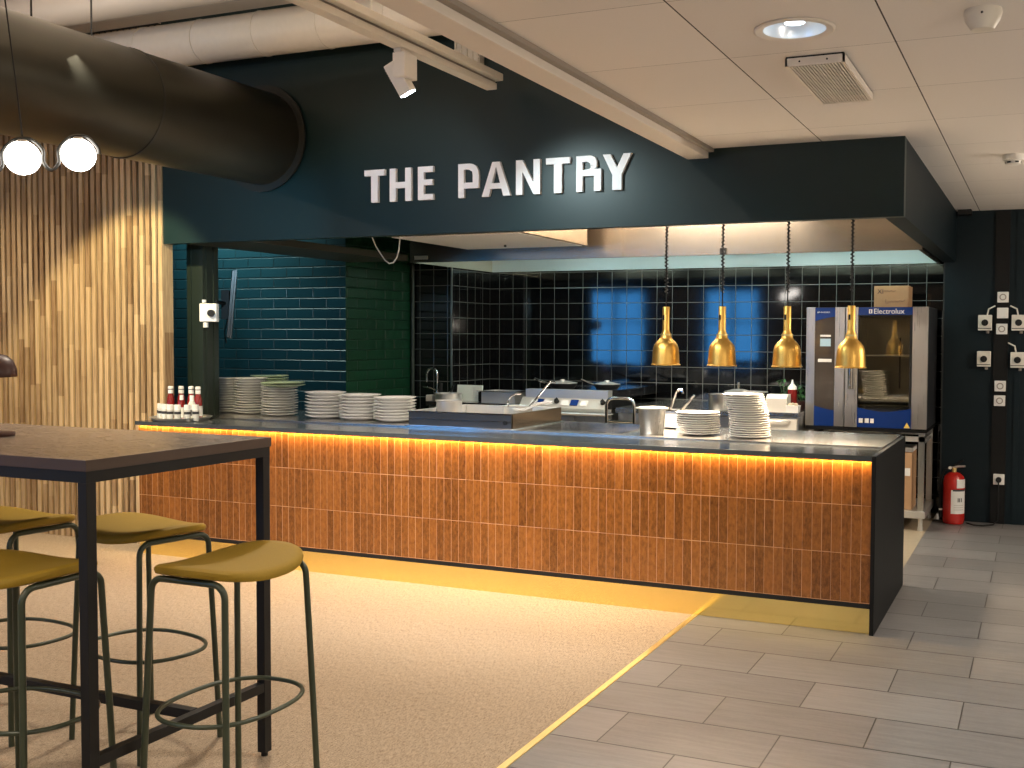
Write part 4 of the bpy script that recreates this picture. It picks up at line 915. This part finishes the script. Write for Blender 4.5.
for xx in (.004, TW - .038):
    for yy in (.004, TD - .038):
        lg = MB().box(xx, xx + .034, yy, yy + .034, .018, TZt - .0662, .001).build('leg', 'black', tb)
        MB().cyl((xx + .017, yy + .017, .003), (xx + .017, yy + .017, .018), .012, seg=12).build('levelling_foot', 'black', lg)
for xx in (.006, TW - .036): MB().box(xx, xx + .030, .038, TD - .038, .235, .267, .001).build('side_rail', 'black', tb)
MB().box(.04, TW - .04, TD / 2 + .04, TD / 2 + .072, .235, .267, .001).build('long_rail', 'black', tb)

def se(a, n, rx, ry):
    c, s = math.cos(a), math.sin(a)
    return (rx * math.copysign(abs(c) ** (2 / n), c), ry * math.copysign(abs(s) ** (2 / n), s))
def make_stool(lab, loc, rz):
    t = thing('bar_stool', lab, 'bar stool', loc, rz, 'mustard seated bar stools around the table')
    rx, ry = .182, .230; seg = 48
    def sag(x, y): return .774 + .030 * (abs(y) / ry) ** 2.0 - .006 * (abs(x) / rx) ** 2
    m = MB(); rings = []
    prof = [(.02, 0), (.3, 0), (.6, 0), (.85, .0), (.95, -.003), (.99, -.010), (1.0, -.019), (.98, -.029), (.85, -.034), (.4, -.034), (.02, -.034)]
    for f, dz in prof:
        ring = []
        for i in range(seg):
            x, y = se(2 * PI * i / seg, 2.5, rx * f, ry * f); ring.append(m.bm.verts.new((x, y, sag(x, y) + dz + .012)))
        rings.append(ring)
    for k in range(len(rings) - 1):
        for i in range(seg): m.bm.faces.new((rings[k][i], rings[k][(i + 1) % seg], rings[k + 1][(i + 1) % seg], rings[k + 1][i]))
    m.bm.faces.new(rings[0]); m.bm.faces.new(rings[-1][::-1])
    m.build('seat', 'seat', t, smooth=True)
    zt, R_ = .760, .042
    for sy in (-1, 1):
        for sx in (-1, 1):
            bx_, by_ = sx * .162, sy * .211; tx_, ty_ = sx * .139, sy * .185
            p = [(bx_, by_, .004)]
            zz = zt - R_; f = (zz - .004) / zt
            p.append((bx_ + (tx_ - bx_) * f * .5, by_ + (ty_ - by_) * f * .5, zz * .5)); p.append((tx_, ty_, zz))
            for k in range(1, 6):
                a = k / 6 * PI / 2; p.append((tx_ - sx * R_ * (1 - math.cos(a)), ty_, zz + R_ * math.sin(a)))
            p.append((tx_ - sx * R_, ty_, zt))
            MB().tube(p, .0100, 12).build('leg', 'stoolmetal', t, smooth=True)
        MB().tube([(-.139 + R_, sy * .185, zt), (.139 - R_, sy * .185, zt)], .0100, 12).build('seat_rail', 'stoolmetal', t, smooth=True)
    MB().box(-.02, .02, -.18, .18, zt - .012, zt + .004).build('seat_support', 'stoolmetal', t)
    MB().tube([(*se(2 * PI * i / 56, 2.45, .178, .227), .347) for i in range(56)], .0072, 10, closed=True).build('foot_ring', 'stoolmetal', t, smooth=True)
    return t
s0 = make_stool('mustard bar stool at the right end of the table, nearest the counter tiles', (-1.545, -2.819, 0), .006)
dup(s0, (-2.250, -2.480, 0), 1.378, 'mustard bar stool tucked under the far side of the table, left of the end stool')
dup(s0, (-2.825, -2.560, 0), 1.50, 'mustard bar stool at the far side of the table, cut off by the left edge')
dup(s0, (-2.074, -3.14, 0), 1.575, 'mustard bar stool on the near side of the table, behind the front table leg')
# table lamp
t = thing('table_lamp', 'small dark maroon mushroom-shaped table lamp at the left edge', 'table lamp', (-2.60, -2.80, TZt + .0005))
MB().lathe([(.001, 0), (.06, 0), (.064, .006), (.062, .012), (.001, .014)], 40).build('lamp_base', 'maroon', t, smooth=True)
MB().cyl((0, 0, .012), (0, 0, .22), .009, seg=14).build('stem', 'maroon', t, smooth=True)
MB().lathe([(.070, .205), (.072, .21), (.070, .235), (.060, .262), (.04, .280), (.001, .288), (.001, .284), (.038, .276), (.058, .258), (.067, .232), (.069, .208)][::-1], 40).build('lamp_shade', 'maroon', t, smooth=True)

# ------------------------------------------------------------------ globe pendant
pg = thing('globe_pendant', 'pendant chain of glowing opal globes on a wavy chrome tube at upper left', 'pendant light', (-2.79, -2.519, 2.142))
D = Vector((.109, .156, .029)); dl_ = D.length; du_ = D.normalized(); r_ = .0625
for k in (-1, 0, 1):
    g = MB().sphere((0, 0, 0), r_, 32).build('globe', 'glow', pg, tuple(D * k), smooth=True)
    MB().lathe([(.026, .052), (.028, .058), (.02, .066), (.001, .068)][::-1], 20).build('globe_holder', 'chrome', g, (0, 0, 0), smooth=True)
ctrl = []
hr = .073; sp_ = dl_
for k in (-1, 0, 1):
    for deg in ((200, 160, 120, 90, 60, 20, -15) if k < 1 else (200, 160, 120, 90, 60, 20, 0)):
        a = math.radians(deg); ctrl.append((k * sp_ + hr * math.cos(a), hr * math.sin(a)))
    if k < 1: ctrl.append((k * sp_ + sp_ / 2, -.052))
def crom(P, n=6):
    out = []
    for i in range(len(P) - 1):
        p0, p1, p2, p3 = P[max(i - 1, 0)], P[i], P[i + 1], P[min(i + 2, len(P) - 1)]
        for t in [q / n for q in range(n)]:
            out.append(tuple(.5 * ((2 * p1[c]) + (-p0[c] + p2[c]) * t + (2 * p0[c] - 5 * p1[c] + 4 * p2[c] - p3[c]) * t * t + (-p0[c] + 3 * p1[c] - 3 * p2[c] + p3[c]) * t ** 3) for c in (0, 1)))
    return out + [P[-1]]
MB().tube([tuple(du_ * a + Vector((0, 0, z))) for a, z in crom(ctrl)], .0068, 8).build('wavy_tube', 'ductring', pg, smooth=True)
MB().tube([(0, 0, .08), (-.03, -.001, .3), (-.077, -.006, .62), (-.17, -.01, 1.47)], .0028, 6).build('cable', 'black', pg, smooth=True)

# ------------------------------------------------------------------ lights
def light(kind, name, loc, e, col, aim=None, **k):
    li = bpy.data.lights.new(name, kind); li.energy = e; li.color = col
    for a, v in k.items(): setattr(li, a, v)
    o = bpy.data.objects.new(name, li); COL.objects.link(o); o.location = loc
    if aim: o.rotation_euler = (Vector(aim) - Vector(loc)).to_track_quat('-Z', 'Y').to_euler()
    return o
R = math.radians
WARM = (1, .87, .71); NEUT = (1, .94, .86); COOL = (.78, .92, 1)
# first is the recessed downlight; the others are unseen, added as fill
for (X, Y, e) in ((-.037, -1.815, 42), (1.75, -1.815, 60), (-.037, -4.6, 42), (1.75, -4.6, 60), (1.9, .9, 50), (1.9, 2.4, 10)):
    light('SPOT', 'downlight', (X, Y, HC - .02), e * 1.7, NEUT, (X, Y, 0), spot_size=R(125), spot_blend=.7, shadow_soft_size=.08)
# unseen spots added as ambient fill on the open ceiling side
for (X, Y, e) in ((-2.6, -1.25, 95), (-5.6, -2.0, 70), (-2.2, -4.6, 60), (-5.2, -5.0, 90), (-6.8, -2.0, 60)):
    light('SPOT', 'fill_spot', (X, Y, 2.85), e * 1.4, WARM, (X, Y - .3, 0), spot_size=R(100), spot_blend=.6, shadow_soft_size=.10)
# unseen point lights added as fill, mainly to brighten the ceiling
for (X, Y, Z, e) in ((2.6, -3.2, 1.75, 36), (2.8, 1.5, 1.98, 96), (-1.6, -6.2, 2.95, 46), (-5.5, -6.0, 2.95, 60), (2.4, -6.5, 1.75, 40)):
    light('POINT', 'fill_point', (X, Y, Z), e, WARM, shadow_soft_size=.025)
light('SPOT', 'sign_spot', (-2.13, -.80, 2.64), 42, (.74, .95, .97), (-1.62, .26, 1.80), spot_size=R(78), spot_blend=.8, shadow_soft_size=.03)
light('SPOT', 'sign_spot', (-2.7, -2.1, 2.70), 44, (.84, .95, 1), (-2.9, .26, 2.25), spot_size=R(40), spot_blend=.8, shadow_soft_size=.03)  # unseen second spot added to brighten the left letters
light('SPOT', 'slat_spot', (-4.55, -.95, 2.80), 150, (1, .82, .46), (-5.15, .25, 1.35), spot_size=R(60), spot_blend=.35, shadow_soft_size=.04)
light('SPOT', 'slat_spot', (-6.1, -1.35, 2.80), 60, (1, .80, .54), (-6.3, .25, 1.2), spot_size=R(70), spot_blend=.8, shadow_soft_size=.05)
light('SPOT', 'header_fill', (-3.1, -1.2, 2.25), 75, (.45, .78, 1), (-4.15, .26, 2.10), spot_size=R(52), spot_blend=1, shadow_soft_size=.05)  # unseen blue spot added to tint the header's lower left
light('AREA', 'counter_front_fill', (-2.6, -1.5, 2.85), 38, NEUT, (-2.6, .0, .2), shape='RECTANGLE', size=4.5, size_y=.08, spread=R(70))  # unseen strip light added to brighten the letters and counter front
light('AREA', 'upper_ceiling_fill', (-3.2, -1.2, 3.05), 30, WARM, (-3.2, -1.2, 4), shape='RECTANGLE', size=4, size_y=.1)  # unseen area light added to brighten the upper ceiling
# kitchen lighting
light('AREA', 'kitchen_light', (-1.4, 1.7, 2.8), 85, (1, .86, .70), (-1.6, 2.3, 0), shape='RECTANGLE', size=2.2, size_y=.15)
light('AREA', 'kitchen_light', (-6.0, 1.75, 2.8), 9, (.72, 1, .92), (-6.0, 2.2, 1.9), shape='RECTANGLE', size=1.3, size_y=.1, spread=R(120))
W = bpy.data.worlds.new('world'); S.world = W; W.use_nodes = True
W.node_tree.nodes['Background'].inputs[0].default_value = (1, .85, .68, 1); W.node_tree.nodes['Background'].inputs[1].default_value = .12

# ------------------------------------------------------------------ camera
cam = bpy.data.cameras.new('camera'); co = bpy.data.objects.new('camera', cam); COL.objects.link(co)
rt = Vector((0.920077132999499, 0.3916949251023013, 0.005758036169136184)); up = Vector((-0.021546398069015392, 0.03592430082134799, 0.9991222134157306)); fw = Vector((-0.3911442471284398, 0.9193935665750549, -0.04149274248258475))
mt = Matrix((rt, up, -fw)).transposed().to_4x4(); mt.translation = (0.75013434, -5.39349915, 1.48325899); co.matrix_world = mt
cam.sensor_width = 36; cam.sensor_fit = 'HORIZONTAL'; cam.lens = 1065.9485 / 1024 * 36
cam.shift_x = (512 - 589.5862) / 1024; cam.shift_y = (381.1694 - 384) / 1024; cam.clip_start = .05
S.camera = co
vs = S.view_settings; vs.view_transform = 'Standard'; vs.look = 'None'; vs.gamma = 1; vs.use_curve_mapping = False; vs.exposure = 0.55
